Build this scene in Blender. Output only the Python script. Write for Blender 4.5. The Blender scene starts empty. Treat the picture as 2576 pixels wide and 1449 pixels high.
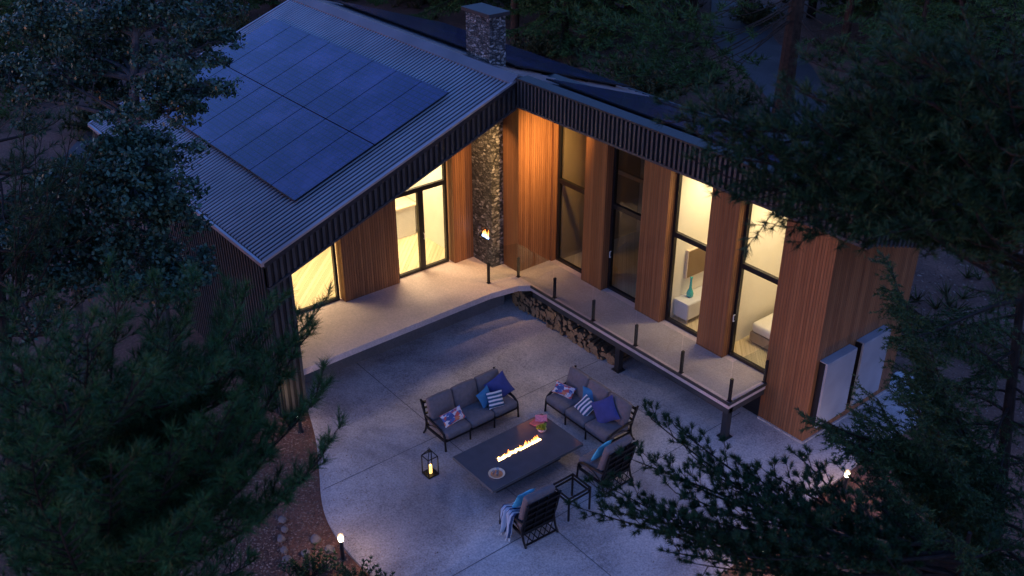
import bpy, math, random
import numpy as np
from mathutils import Vector, Matrix
random.seed(7); rng = np.random.default_rng(11)
sc = bpy.context.scene
COL = sc.collection
PI = math.pi
# ------------------------------------------------------------------ frame of the place
# X runs along the right wing, Y away from the patio towards the back, Z up. Z=0 is the deck, G the patio.
G = -1.03
FPX = 2476.0; TH = math.atan(1379/2476.0); AA = math.radians(51.4)
CAM = Vector((18.07, -14.56, 13.0))
_c, _s = math.cos(TH), math.sin(TH)
Rv = Vector((math.cos(AA), math.sin(AA), 0))
Fh = Vector((-math.sin(AA), math.cos(AA), 0))
Fv = Fh*_c + Vector((0, 0, -_s)); Uv = Fh*_s + Vector((0, 0, _c))
def at(px, py, w):            # a point of the place seen in that direction, w metres ahead
    return CAM + (Rv*((px-1288)/FPX) + Uv*((724.5-py)/FPX) + Fv)*w
def gp(px, py, z=G):          # the same, on a level
    d = Rv*((px-1288)/FPX) + Uv*((724.5-py)/FPX) + Fv
    return CAM + d*((z-CAM.z)/d.z)

# ------------------------------------------------------------------ materials
MATS = {}
def newmat(name):
    m = bpy.data.materials.new(name); m.use_nodes = True
    nt = m.node_tree; b = nt.nodes['Principled BSDF']
    MATS[name] = m
    return m, nt, b
def N(nt, t, **k):
    n = nt.nodes.new(t)
    for a, v in k.items():
        if a.startswith('i_'):
            key = a[2:]
            n.inputs[int(key) if key.isdigit() else key].default_value = v
        else: setattr(n, a, v)
    return n
def L(nt, a, b): nt.links.new(a, b)
def c4(c): return (c[0], c[1], c[2], 1)
def ramp(nt, fac, stops):
    r = N(nt, 'ShaderNodeValToRGB'); e = r.color_ramp.elements
    while len(e) < len(stops): e.new(0.5)
    for i, (p, c) in enumerate(stops): e[i].position = p; e[i].color = c4(c)
    L(nt, fac, r.inputs[0]); return r
def mathn(nt, op, a, b=None):
    n = N(nt, 'ShaderNodeMath', operation=op)
    for i, v in enumerate((a, b)):
        if v is None: continue
        if isinstance(v, (int, float)): n.inputs[i].default_value = v
        else: L(nt, v, n.inputs[i])
    return n.outputs[0]
def plain(name, col, rough=0.6, metal=0.0, var=0.12, scale=6.0, spec=0.5, bump=0.0, bscale=None):
    m, nt, b = newmat(name)
    tc = N(nt, 'ShaderNodeTexCoord')
    nz = N(nt, 'ShaderNodeTexNoise', i_Scale=scale, i_Detail=4.0)
    L(nt, tc.outputs['Object'], nz.inputs['Vector'])
    lo = [max(0, x*(1-var)) for x in col]; hi = [x*(1+var) for x in col]
    r = ramp(nt, nz.outputs['Fac'], [(0.3, lo), (0.7, hi)])
    L(nt, r.outputs['Color'], b.inputs['Base Color'])
    b.inputs['Roughness'].default_value = rough; b.inputs['Metallic'].default_value = metal
    b.inputs['Specular IOR Level'].default_value = spec
    if bump:
        n2 = N(nt, 'ShaderNodeTexNoise', i_Scale=bscale or scale*8, i_Detail=3.0)
        L(nt, tc.outputs['Object'], n2.inputs['Vector'])
        bp = N(nt, 'ShaderNodeBump', i_Strength=bump, i_Distance=0.01)
        L(nt, n2.outputs['Fac'], bp.inputs['Height']); L(nt, bp.outputs['Normal'], b.inputs['Normal'])
    return m
def emis(name, col, s):
    m, nt, b = newmat(name)
    b.inputs['Base Color'].default_value = c4((0.05, 0.05, 0.05))
    b.inputs['Emission Color'].default_value = c4(col); b.inputs['Emission Strength'].default_value = s
    return m

# wood cladding: narrow vertical boards
def wood(name, c1, c2, pitch=0.085, groove=0.13):
    m, nt, b = newmat(name)
    tc = N(nt, 'ShaderNodeTexCoord'); sx = N(nt, 'ShaderNodeSeparateXYZ'); L(nt, tc.outputs['Object'], sx.inputs[0])
    t = mathn(nt, 'DIVIDE', mathn(nt, 'ADD', sx.outputs[0], sx.outputs[1]), pitch)
    fr = mathn(nt, 'FRACT', t); fl = mathn(nt, 'FLOOR', t)
    wn = N(nt, 'ShaderNodeTexWhiteNoise', noise_dimensions='1D'); L(nt, fl, wn.inputs['W'])
    cb = N(nt, 'ShaderNodeCombineXYZ')
    L(nt, mathn(nt, 'MULTIPLY', t, 2.2), cb.inputs[0]); L(nt, mathn(nt, 'MULTIPLY', fl, 7.3), cb.inputs[1])
    L(nt, mathn(nt, 'MULTIPLY', sx.outputs[2], 0.9), cb.inputs[2])
    nz = N(nt, 'ShaderNodeTexNoise', i_Scale=1.6, i_Detail=6.0, i_Roughness=0.65); L(nt, cb.outputs[0], nz.inputs['Vector'])
    f = mathn(nt, 'ADD', mathn(nt, 'MULTIPLY', nz.outputs['Fac'], 0.75), mathn(nt, 'MULTIPLY', wn.outputs['Value'], 0.24))
    r = ramp(nt, f, [(0.22, c1), (0.75, c2)])
    g = mathn(nt, 'MINIMUM', mathn(nt, 'MULTIPLY', fr, 1/groove), 1.0)
    g2 = mathn(nt, 'ADD', mathn(nt, 'MULTIPLY', g, 0.7), 0.3)
    mx = N(nt, 'ShaderNodeMix', data_type='RGBA', blend_type='MULTIPLY'); mx.inputs['Factor'].default_value = 1
    L(nt, r.outputs['Color'], mx.inputs['A']); L(nt, g2, mx.inputs['B']); L(nt, mx.outputs['Result'], b.inputs['Base Color'])
    bp = N(nt, 'ShaderNodeBump', i_Strength=0.9, i_Distance=0.012); L(nt, g, bp.inputs['Height']); L(nt, bp.outputs['Normal'], b.inputs['Normal'])
    b.inputs['Roughness'].default_value = 0.5
    return m
wood('wood_cladding', (0.15, 0.052, 0.020), (0.40, 0.17, 0.070), 0.072, 0.18)
wood('floor_boards', (0.46, 0.36, 0.21), (0.78, 0.66, 0.46), 0.16, 0.04)
plain('dark_cladding', (0.014, 0.015, 0.018), 0.45, 0.3, 0.2, 3)
plain('batten_metal', (0.056, 0.056, 0.060), 0.5, 0.3, 0.2, 3)
plain('roof_metal_shade', (0.026, 0.026, 0.032), 0.5, 0.3, 0.16, 0.7)  # roof sheet darkened: shade between the corrugations put into the colour
plain('cap_metal', (0.16, 0.15, 0.17), 0.42, 0.6, 0.15, 1.0)
plain('roof_metal_lit', (0.38, 0.36, 0.40), 0.38, 0.6, 0.12, 1.2)  # paler copy of the roof sheet, light on the ribs painted in
plain('dark_frame', (0.016, 0.015, 0.018), 0.35, 0.2, 0.1, 6)
plain('room_white', (0.78, 0.74, 0.66), 0.8, 0, 0.03, 2)
plain('cabinet_grey', (0.33, 0.33, 0.37), 0.5, 0.1, 0.15, 1.5)
plain('room_tan', (0.30, 0.22, 0.13), 0.8, 0, 0.05, 2)
plain('white_paint', (0.62, 0.62, 0.64), 0.45, 0, 0.06, 2)
plain('steel_dark', (0.05, 0.05, 0.055), 0.45, 0.6, 0.1, 5)
plain('chair_metal', (0.014, 0.012, 0.012), 0.38, 0.4, 0.1, 5)
plain('taupe_fabric', (0.165, 0.14, 0.15), 0.9, 0, 0.12, 14, 0.2, 0.4, 160)
plain('navy_fabric', (0.06, 0.068, 0.21), 0.9, 0, 0.12, 10, 0.2, 0.3, 150)
plain('teal_fabric', (0.05, 0.19, 0.36), 0.9, 0, 0.12, 10, 0.2, 0.3, 150)
plain('sky_fabric', (0.10, 0.52, 0.80), 0.9, 0, 0.08, 10, 0.2, 0.3, 150)
plain('table_stone', (0.095, 0.095, 0.115), 0.07, 0, 0.08, 4, 0.9)
plain('black_glass', (0.02, 0.018, 0.02), 0.05, 0, 0.1, 4, 0.9)
plain('table_rim', (0.12, 0.12, 0.13), 0.35, 0.2, 0.1, 4)
plain('tray_wood', (0.75, 0.60, 0.46), 0.5, 0, 0.15, 9)
plain('tray_copper', (0.75, 0.34, 0.16), 0.35, 0.6, 0.15, 9)
plain('pot_pink', (0.62, 0.42, 0.42), 0.5)
plain('succulent_leaf', (0.50, 0.48, 0.05), 0.5, 0, 0.3, 30)
plain('napkin_coral', (0.75, 0.15, 0.13), 0.8, 0, 0.25, 30)
plain('napkin_pink', (0.72, 0.22, 0.33), 0.8, 0, 0.25, 30)
plain('vase_teal', (0.05, 0.42, 0.42), 0.15, 0, 0.1, 5)
plain('bark_pine', (0.055, 0.03, 0.02), 0.9, 0, 0.45, 7, 0.2, 0.9, 22)
plain('bark_dark', (0.028, 0.02, 0.017), 0.9, 0, 0.4, 9, 0.2, 0.9, 30)
plain('bark_grey', (0.09, 0.085, 0.09), 0.85, 0, 0.3, 9, 0.2, 0.7, 30)
plain('log_bark', (0.11, 0.075, 0.05), 0.9, 0, 0.4, 12, 0.2, 0.8, 40)
plain('log_end', (0.34, 0.20, 0.10), 0.85, 0, 0.3, 22)
plain('rock', (0.17, 0.14, 0.135), 0.85, 0, 0.35, 5, 0.3, 0.8, 18)
plain('bed_white', (0.74, 0.71, 0.66), 0.9, 0, 0.04, 5)
plain('bed_base', (0.33, 0.25, 0.17), 0.8, 0, 0.1, 5)
plain('tv_screen', (0.20, 0.13, 0.07), 0.3, 0, 0.1, 3)
plain('candle_wax', (0.75, 0.55, 0.25), 0.5)
def flamemat(name, lo, hi, s):
    m, nt, b = newmat(name); tc = N(nt, 'ShaderNodeTexCoord'); sx = N(nt, 'ShaderNodeSeparateXYZ'); L(nt, tc.outputs['Generated'], sx.inputs[0])
    rr_ = ramp(nt, sx.outputs[2], [(0.1, lo), (0.75, hi)]); L(nt, rr_.outputs['Color'], b.inputs['Emission Color']); b.inputs['Emission Strength'].default_value = s
    b.inputs['Base Color'].default_value = (0, 0, 0, 1)
    lw = N(nt, 'ShaderNodeLayerWeight', i_Blend=0.35); a_ = mathn(nt, 'SUBTRACT', 1.0, mathn(nt, 'MULTIPLY', lw.outputs['Facing'], 0.85)); L(nt, a_, b.inputs['Alpha'])
flamemat('flame', (1.0, 0.55, 0.16), (1.0, 0.22, 0.03), 5.0)
flamemat('flame_white', (1.0, 0.74, 0.42), (1.0, 0.42, 0.08), 13.0)
emis('flame_blue', (0.35, 0.55, 1.0), 9.0)
emis('lamp_glow', (1.0, 0.86, 0.62), 16.0)
emis('candle_glow', (1.0, 0.62, 0.18), 2.2)

def glassmat(name, tint, refl=1.0):
    m, nt, b = newmat(name); nt.nodes.remove(b)
    out = nt.nodes['Material Output']
    tr = N(nt, 'ShaderNodeBsdfTransparent'); tr.inputs[0].default_value = c4(tint)
    gl = N(nt, 'ShaderNodeBsdfGlossy'); gl.inputs['Roughness'].default_value = 0.02
    fr = N(nt, 'ShaderNodeFresnel', i_IOR=1.5)
    geo = N(nt, 'ShaderNodeNewGeometry')
    f = mathn(nt, 'MULTIPLY', fr.outputs[0], refl)
    f = mathn(nt, 'MULTIPLY', f, mathn(nt, 'SUBTRACT', 1.0, geo.outputs['Backfacing']))
    mx = N(nt, 'ShaderNodeMixShader'); L(nt, f, mx.inputs[0]); L(nt, tr.outputs[0], mx.inputs[1]); L(nt, gl.outputs[0], mx.inputs[2])
    L(nt, mx.outputs[0], out.inputs['Surface'])
    return m
glassmat('window_glass', (0.93, 0.94, 0.93), 1.1)
glassmat('rail_glass', (0.90, 0.93, 0.92), 1.7)
glassmat('smoke_glass', (0.80, 0.84, 0.88), 3.0)

def concrete(name, base, lo, mottle=1.0):
    m, nt, b = newmat(name)
    tc = N(nt, 'ShaderNodeTexCoord')
    n1 = N(nt, 'ShaderNodeTexNoise', i_Scale=0.55, i_Detail=7.0, i_Roughness=0.62); L(nt, tc.outputs['Object'], n1.inputs['Vector'])
    n2 = N(nt, 'ShaderNodeTexNoise', i_Scale=13.0, i_Detail=5.0, i_Roughness=0.8); L(nt, tc.outputs['Object'], n2.inputs['Vector'])
    vo = N(nt, 'ShaderNodeTexVoronoi', i_Scale=45.0); L(nt, tc.outputs['Object'], vo.inputs['Vector'])
    f = mathn(nt, 'ADD', mathn(nt, 'MULTIPLY', n1.outputs['Fac'], 0.55), mathn(nt, 'MULTIPLY', n2.outputs['Fac'], 0.45))
    f = mathn(nt, 'ADD', f, mathn(nt, 'MULTIPLY', vo.outputs['Distance'], 0.10))
    r = ramp(nt, f, [(0.38, lo), (0.52, base), (0.66, [x*1.25 for x in base])])
    n3 = N(nt, 'ShaderNodeTexNoise', i_Scale=0.22, i_Detail=5.0, i_Roughness=0.6, i_Distortion=0.6); L(nt, tc.outputs['Object'], n3.inputs['Vector'])
    st = ramp(nt, n3.outputs['Fac'], [(0.38, (0.50, 0.49, 0.51)), (0.5, (0.85, 0.84, 0.85)), (0.60, (1.12, 1.10, 1.08))])
    n4 = N(nt, 'ShaderNodeTexNoise', i_Scale=26.0, i_Detail=2.0); L(nt, tc.outputs['Object'], n4.inputs['Vector'])
    sk = ramp(nt, n4.outputs['Fac'], [(0.34, (0.55, 0.55, 0.57)), (0.5, (0.95, 0.95, 0.95)), (0.66, (1.3, 1.28, 1.25))])
    ma = N(nt, 'ShaderNodeMix', data_type='RGBA', blend_type='MULTIPLY'); ma.inputs['Factor'].default_value = mottle
    mb_ = N(nt, 'ShaderNodeMix', data_type='RGBA', blend_type='MULTIPLY'); mb_.inputs['Factor'].default_value = mottle*0.38
    L(nt, r.outputs['Color'], ma.inputs['A']); L(nt, st.outputs['Color'], ma.inputs['B'])
    L(nt, ma.outputs['Result'], mb_.inputs['A']); L(nt, sk.outputs['Color'], mb_.inputs['B'])
    L(nt, mb_.outputs['Result'], b.inputs['Base Color'])
    b.inputs['Roughness'].default_value = 0.72
    bp = N(nt, 'ShaderNodeBump', i_Strength=0.35, i_Distance=0.01); L(nt, n2.outputs['Fac'], bp.inputs['Height']); L(nt, bp.outputs['Normal'], b.inputs['Normal'])
    return m
concrete('patio_concrete', (0.50, 0.44, 0.43), (0.26, 0.225, 0.225))
concrete('deck_concrete', (0.60, 0.47, 0.45), (0.48, 0.38, 0.36), 0.3)
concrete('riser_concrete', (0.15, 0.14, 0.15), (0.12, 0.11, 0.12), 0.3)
concrete('asphalt', (0.085, 0.08, 0.085), (0.06, 0.057, 0.06))
plain('joint_dark', (0.10, 0.095, 0.10), 0.9)

def ground():
    m, nt, b = newmat('forest_floor')
    tc = N(nt, 'ShaderNodeTexCoord')
    n1 = N(nt, 'ShaderNodeTexNoise', i_Scale=0.5, i_Detail=6.0, i_Roughness=0.7); L(nt, tc.outputs['Object'], n1.inputs['Vector'])
    n2 = N(nt, 'ShaderNodeTexNoise', i_Scale=11.0, i_Detail=6.0, i_Roughness=0.85); L(nt, tc.outputs['Object'], n2.inputs['Vector'])
    f = mathn(nt, 'ADD', mathn(nt, 'MULTIPLY', n1.outputs['Fac'], 0.4), mathn(nt, 'MULTIPLY', n2.outputs['Fac'], 0.6))
    r = ramp(nt, f, [(0.36, (0.05, 0.022, 0.016)), (0.5, (0.17, 0.075, 0.05)), (0.62, (0.30, 0.135, 0.09)), (0.75, (0.42, 0.25, 0.20))])
    L(nt, r.outputs['Color'], b.inputs['Base Color']); b.inputs['Roughness'].default_value = 0.95
    bp = N(nt, 'ShaderNodeBump', i_Strength=1.0, i_Distance=0.05); L(nt, n2.outputs['Fac'], bp.inputs['Height']); L(nt, bp.outputs['Normal'], b.inputs['Normal'])
ground()

def stonework():
    m, nt, b = newmat('stonework')
    tc = N(nt, 'ShaderNodeTexCoord'); mp = N(nt, 'ShaderNodeMapping'); mp.inputs['Scale'].default_value = (10, 10, 18)
    nd = N(nt, 'ShaderNodeTexNoise', i_Scale=6.0, i_Detail=2.0); L(nt, tc.outputs['Object'], nd.inputs['Vector'])
    ad = N(nt, 'ShaderNodeMix', data_type='VECTOR'); ad.inputs['Factor'].default_value = 0.06
    L(nt, tc.outputs['Object'], ad.inputs['A']); L(nt, nd.outputs['Color'], ad.inputs['B'])
    L(nt, ad.outputs['Result'], mp.inputs['Vector'])
    v1 = N(nt, 'ShaderNodeTexVoronoi', i_Scale=1.0); L(nt, mp.outputs[0], v1.inputs['Vector'])
    v2 = N(nt, 'ShaderNodeTexVoronoi', feature='DISTANCE_TO_EDGE', i_Scale=1.0); L(nt, mp.outputs[0], v2.inputs['Vector'])
    sp = N(nt, 'ShaderNodeSeparateColor'); L(nt, v1.outputs['Color'], sp.inputs[0])
    r = ramp(nt, sp.outputs[0], [(0.0, (0.035, 0.032, 0.036)), (0.5, (0.12, 0.11, 0.11)), (0.85, (0.22, 0.20, 0.195)), (1.0, (0.42, 0.39, 0.39))])
    e = mathn(nt, 'MINIMUM', mathn(nt, 'MULTIPLY', v2.outputs['Distance'], 9.0), 1.0)
    e2 = mathn(nt, 'ADD', mathn(nt, 'MULTIPLY', e, 0.85), 0.15)
    mx = N(nt, 'ShaderNodeMix', data_type='RGBA', blend_type='MULTIPLY'); mx.inputs['Factor'].default_value = 1
    L(nt, r.outputs['Color'], mx.inputs['A']); L(nt, e2, mx.inputs['B']); L(nt, mx.outputs['Result'], b.inputs['Base Color'])
    h = mathn(nt, 'MULTIPLY', e, mathn(nt, 'ADD', sp.outputs[1], 0.4))
    bp = N(nt, 'ShaderNodeBump', i_Strength=1.0, i_Distance=0.06); L(nt, h, bp.inputs['Height']); L(nt, bp.outputs['Normal'], b.inputs['Normal'])
    b.inputs['Roughness'].default_value = 0.75
stonework()

def solar():
    m, nt, b = newmat('solar_cells')
    tc = N(nt, 'ShaderNodeTexCoord')
    br = N(nt, 'ShaderNodeTexBrick', i_Scale=1.0); br.offset = 0.0
    br.inputs['Color1'].default_value = (0.016, 0.020, 0.10, 1); br.inputs['Color2'].default_value = (0.022, 0.026, 0.13, 1)
    br.inputs['Mortar'].default_value = (0.010, 0.009, 0.03, 1); br.inputs['Mortar Size'].default_value = 0.014
    br.inputs['Brick Width'].default_value = 0.16; br.inputs['Row Height'].default_value = 0.16
    L(nt, tc.outputs['Object'], br.inputs['Vector'])
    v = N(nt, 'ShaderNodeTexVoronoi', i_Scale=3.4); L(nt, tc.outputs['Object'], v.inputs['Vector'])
    lt = mathn(nt, 'LESS_THAN', v.outputs['Distance'], 0.075)  # round pale specks, glints painted into the cell colour
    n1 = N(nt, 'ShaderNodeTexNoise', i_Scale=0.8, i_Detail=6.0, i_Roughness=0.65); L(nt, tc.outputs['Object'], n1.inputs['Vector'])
    cloud_sheen = ramp(nt, n1.outputs['Fac'], [(0.46, (0, 0, 0)), (0.66, (1, 1, 1))])  # soft pale mottling, cloud reflections painted into the cell colour
    mx = N(nt, 'ShaderNodeMix', data_type='RGBA'); L(nt, mathn(nt, 'ADD', mathn(nt, 'MULTIPLY', lt, 0.55), mathn(nt, 'MULTIPLY', cloud_sheen.outputs['Color'], 0.45)), mx.inputs['Factor'])
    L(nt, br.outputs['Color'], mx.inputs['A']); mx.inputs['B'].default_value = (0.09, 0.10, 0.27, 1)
    L(nt, mx.outputs['Result'], b.inputs['Base Color'])
    b.inputs['Roughness'].default_value = 0.16; b.inputs['Coat Weight'].default_value = 0.35; b.inputs['Coat Roughness'].default_value = 0.08
solar()

def needles(name, lo, hi, tr=0.15, rough=0.6):
    m, nt, b = newmat(name)
    geo = N(nt, 'ShaderNodeNewGeometry'); tc = N(nt, 'ShaderNodeTexCoord')
    nz = N(nt, 'ShaderNodeTexNoise', i_Scale=2.3, i_Detail=3.0); L(nt, tc.outputs['Object'], nz.inputs['Vector'])
    f = mathn(nt, 'ADD', mathn(nt, 'MULTIPLY', geo.outputs['Random Per Island'], 0.5), mathn(nt, 'MULTIPLY', nz.outputs['Fac'], 0.5))
    r = ramp(nt, f, [(0.25, lo), (0.75, hi)])
    L(nt, r.outputs['Color'], b.inputs['Base Color']); b.inputs['Roughness'].default_value = rough
    b.inputs['Specular IOR Level'].default_value = 0.3
    return m
needles('pine_needles', (0.010, 0.036, 0.010), (0.042, 0.13, 0.034))
needles('pine_needles_dark', (0.006, 0.022, 0.008), (0.026, 0.078, 0.028))
needles('spruce_needles', (0.010, 0.026, 0.007), (0.045, 0.09, 0.024))
needles('far_needles', (0.014, 0.032, 0.008), (0.09, 0.16, 0.034))
needles('leaf_bluegreen', (0.007, 0.020, 0.010), (0.085, 0.145, 0.085), rough=0.36)
needles('shrub_leaf', (0.01, 0.03, 0.012), (0.05, 0.10, 0.04))
needles('brush_leaf', (0.025, 0.03, 0.01), (0.10, 0.10, 0.04))
needles('litter', (0.07, 0.035, 0.025), (0.36, 0.22, 0.16))

def stripes(name, cA, cB, axis, freq, duty=0.5, off=0.0, third=None):
    m, nt, b = newmat(name)
    tc = N(nt, 'ShaderNodeTexCoord'); sx = N(nt, 'ShaderNodeSeparateXYZ'); L(nt, tc.outputs['Generated'], sx.inputs[0])
    nz = N(nt, 'ShaderNodeTexNoise', i_Scale=3.0); L(nt, tc.outputs['Generated'], nz.inputs['Vector'])
    t = mathn(nt, 'ADD', mathn(nt, 'MULTIPLY', sx.outputs[axis], freq), mathn(nt, 'MULTIPLY', nz.outputs['Fac'], 0.3))
    f = mathn(nt, 'LESS_THAN', mathn(nt, 'FRACT', mathn(nt, 'ADD', t, off)), duty)
    mx = N(nt, 'ShaderNodeMix', data_type='RGBA'); L(nt, f, mx.inputs['Factor'])
    mx.inputs['A'].default_value = c4(cA); mx.inputs['B'].default_value = c4(cB)
    L(nt, mx.outputs['Result'], b.inputs['Base Color']); b.inputs['Roughness'].default_value = 0.9
stripes('stripe_fabric', (0.025, 0.09, 0.17), (0.66, 0.62, 0.66), 1, 4.5, 0.45)
stripes('throw_fabric', (0.03, 0.06, 0.14), (0.42, 0.50, 0.62), 0, 5.0, 0.6)
def floral():
    m, nt, b = newmat('floral_fabric')
    tc = N(nt, 'ShaderNodeTexCoord')
    v = N(nt, 'ShaderNodeTexVoronoi', i_Scale=4.6); L(nt, tc.outputs['Generated'], v.inputs['Vector'])
    n = N(nt, 'ShaderNodeTexNoise', i_Scale=7.0); L(nt, tc.outputs['Generated'], n.inputs['Vector'])
    sp = N(nt, 'ShaderNodeSeparateColor'); L(nt, v.outputs['Color'], sp.inputs[0])
    f = mathn(nt, 'ADD', mathn(nt, 'MULTIPLY', sp.outputs[0], 0.8), mathn(nt, 'MULTIPLY', n.outputs['Fac'], 0.3))
    r = ramp(nt, f, [(0.0, (0.05, 0.09, 0.25)), (0.3, (0.55, 0.10, 0.09)), (0.45, (0.66, 0.60, 0.62)), (0.62, (0.07, 0.12, 0.34)), (0.75, (0.62, 0.58, 0.62)), (0.9, (0.60, 0.20, 0.10))])
    r.color_ramp.interpolation = 'CONSTANT'
    L(nt, r.outputs['Color'], b.inputs['Base Color']); b.inputs['Roughness'].default_value = 0.9
floral()

# ------------------------------------------------------------------ mesh helpers
class MB:
    def __init__(s): s.v = []; s.f = []; s.m = []; s.smooth = False
    def add(s, vs, fs, mi=0):
        o = len(s.v); s.v += [tuple(v) for v in vs]
        for f in fs: s.f.append(tuple(i+o for i in f)); s.m.append(mi)
    def box(s, x0, x1, y0, y1, z0, z1, mi=0):
        s.add([(x0,y0,z0),(x1,y0,z0),(x1,y1,z0),(x0,y1,z0),(x0,y0,z1),(x1,y0,z1),(x1,y1,z1),(x0,y1,z1)],
              [(0,3,2,1),(4,5,6,7),(0,1,5,4),(1,2,6,5),(2,3,7,6),(3,0,4,7)], mi)
    def prism(s, poly, axis, a, b, mi=0):   # polygon in the two other axes, extruded along axis
        def P(p, t):
            if axis == 'x': return (t, p[0], p[1])
            if axis == 'y': return (p[0], t, p[1])
            return (p[0], p[1], t)
        n = len(poly); vs = [P(p, a) for p in poly]+[P(p, b) for p in poly]
        s.add(vs, [tuple(range(n))[::-1], tuple(range(n, 2*n))]+[(i, (i+1)%n, n+(i+1)%n, n+i) for i in range(n)], mi)
    def tube(s, pts, rad, n=8, mi=0, cap=True):
        pts = [Vector(p) for p in pts]; k = len(pts)
        if not hasattr(rad, '__len__'): rad = [rad]*k
        o = len(s.v); ref = None
        for i, p in enumerate(pts):
            d = (pts[min(i+1, k-1)]-pts[max(i-1, 0)])
            if d.length < 1e-9: d = Vector((0, 0, 1))
            d.normalize()
            if ref is None: ref = Vector((0, 0, 1)) if abs(d.z) < 0.9 else Vector((1, 0, 0))
            a = d.cross(ref).normalized(); b = d.cross(a); ref = a.cross(d)
            for j in range(n):
                t = 2*PI*j/n; q = p+(a*math.cos(t)+b*math.sin(t))*rad[i]; s.v.append(tuple(q))
        for i in range(k-1):
            for j in range(n):
                s.f.append((o+i*n+j, o+i*n+(j+1)%n, o+(i+1)*n+(j+1)%n, o+(i+1)*n+j)); s.m.append(mi)
        if cap:
            s.f.append(tuple(o+j for j in range(n))[::-1]); s.m.append(mi)
            s.f.append(tuple(o+(k-1)*n+j for j in range(n))); s.m.append(mi)
    def bar(s, p, q, w, h, mi=0):          # rectangular bar between points
        p, q = Vector(p), Vector(q); d = (q-p).normalized()
        up = Vector((0, 0, 1)) if abs(d.z) < 0.95 else Vector((0, 1, 0))
        a = d.cross(up).normalized()*w/2; b = a.cross(d).normalized()*h/2
        vs = [p-a-b, p+a-b, p+a+b, p-a+b, q-a-b, q+a-b, q+a+b, q-a+b]
        s.add(vs, [(0,3,2,1),(4,5,6,7),(0,1,5,4),(1,2,6,5),(2,3,7,6),(3,0,4,7)], mi)
    def lathe(s, prof, c=(0,0,0), n=20, mi=0):
        o = len(s.v)
        for r, z in prof:
            for j in range(n):
                t = 2*PI*j/n; s.v.append((c[0]+r*math.cos(t), c[1]+r*math.sin(t), c[2]+z))
        for i in range(len(prof)-1):
            for j in range(n):
                s.f.append((o+i*n+j, o+i*n+(j+1)%n, o+(i+1)*n+(j+1)%n, o+(i+1)*n+j)); s.m.append(mi)
        s.f.append(tuple(o+j for j in range(n))[::-1]); s.m.append(mi)
        s.f.append(tuple(o+(len(prof)-1)*n+j for j in range(n))); s.m.append(mi)
    def cushion(s, cx, cy, cz, w, d, h, r=0.05, puff=0.03, mi=0, R=None):
        hs = (w/2, d/2, h/2); r = min(r, min(hs)*0.95)
        def ax(h_):
            i = h_-r; return [-h_, -(h_-r*0.3), -i]+[i*t for t in (-0.5, 0, 0.5)]+[i, h_-r*0.3, h_]
        A = [ax(q) for q in hs]; c = Vector((cx, cy, cz))
        for k in range(3):
            i, j = (k+1) % 3, (k+2) % 3
            for sg in (-1, 1):
                o = len(s.v); ga, gb = A[i], A[j]
                for x in ga:
                    for y in gb:
                        p = [0, 0, 0]; p[k] = sg*hs[k]; p[i] = x; p[j] = y
                        q = [max(-(hs[t]-r), min(hs[t]-r, p[t])) for t in range(3)]
                        dv = Vector((p[0]-q[0], p[1]-q[1], p[2]-q[2])); dv = dv.normalized()*r if dv.length > 1e-9 else dv
                        v = Vector(q)+dv
                        bulge = puff*(1-(x/hs[i])**2)*(1-(y/hs[j])**2)*(1.0 if hs[k] < 0.15 else 0.35)
                        v[k] += sg*bulge
                        if R: v = R @ v
                        s.v.append(tuple(c+v))
                nb = len(gb)
                for a in range(len(ga)-1):
                    for b in range(nb-1):
                        f = (o+a*nb+b, o+(a+1)*nb+b, o+(a+1)*nb+b+1, o+a*nb+b+1)
                        s.f.append(f if sg > 0 else f[::-1]); s.m.append(mi)
        s.smooth = True
    def pillow(s, w, h, t, M):
        n = 12
        for sg in (-1, 1):
            o = len(s.v)
            for i in range(n+1):
                for j in range(n+1):
                    x = -1+2*i/n; y = -1+2*j/n
                    X = x*(1-0.10*(1-y*y)*abs(x)**2); Y = y*(1-0.10*(1-x*x)*abs(y)**2)
                    z = sg*t*((1-x**4)*(1-y**4))**0.6*(0.85+0.15*math.cos(3*x+2*y))
                    s.v.append(tuple(M @ Vector((X*w/2, Y*h/2, z))))
            for i in range(n):
                for j in range(n):
                    f = (o+i*(n+1)+j, o+(i+1)*(n+1)+j, o+(i+1)*(n+1)+j+1, o+i*(n+1)+j+1)
                    s.f.append(f if sg > 0 else f[::-1]); s.m.append(0)
        s.smooth = True
    def build(s, name, mat, parent=None, loc=None, bevel=0, local=False):
        base = Vector(loc) if loc is not None else Vector((0, 0, 0))
        if parent is not None and not local: base = parent_origin(parent)
        me = bpy.data.meshes.new(name)
        vs = [(v[0]-base.x, v[1]-base.y, v[2]-base.z) for v in s.v] if not local else s.v
        me.from_pydata(vs, [], s.f)
        mats = mat if isinstance(mat, (list, tuple)) else [mat]
        for q in mats: me.materials.append(MATS[q])
        me.polygons.foreach_set('material_index', s.m)
        if s.smooth: me.polygons.foreach_set('use_smooth', [True]*len(s.f))
        me.update()
        o = bpy.data.objects.new(name, me); COL.objects.link(o)
        if parent is not None: o.parent = parent
        elif loc is not None: o.location = base
        if bevel:
            bm = o.modifiers.new('b', 'BEVEL'); bm.width = bevel; bm.segments = 2; bm.limit_method = 'ANGLE'; bm.angle_limit = 0.7
        return o
def parent_origin(p):
    v = Vector((0, 0, 0))
    while p is not None: v += p.location; p = p.parent
    return v
def tag(o, label=None, cat=None, group=None, kind=None):
    if label: o['label'] = label
    if cat: o['category'] = cat
    if group: o['group'] = group
    if kind: o['kind'] = kind
    return o
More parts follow.
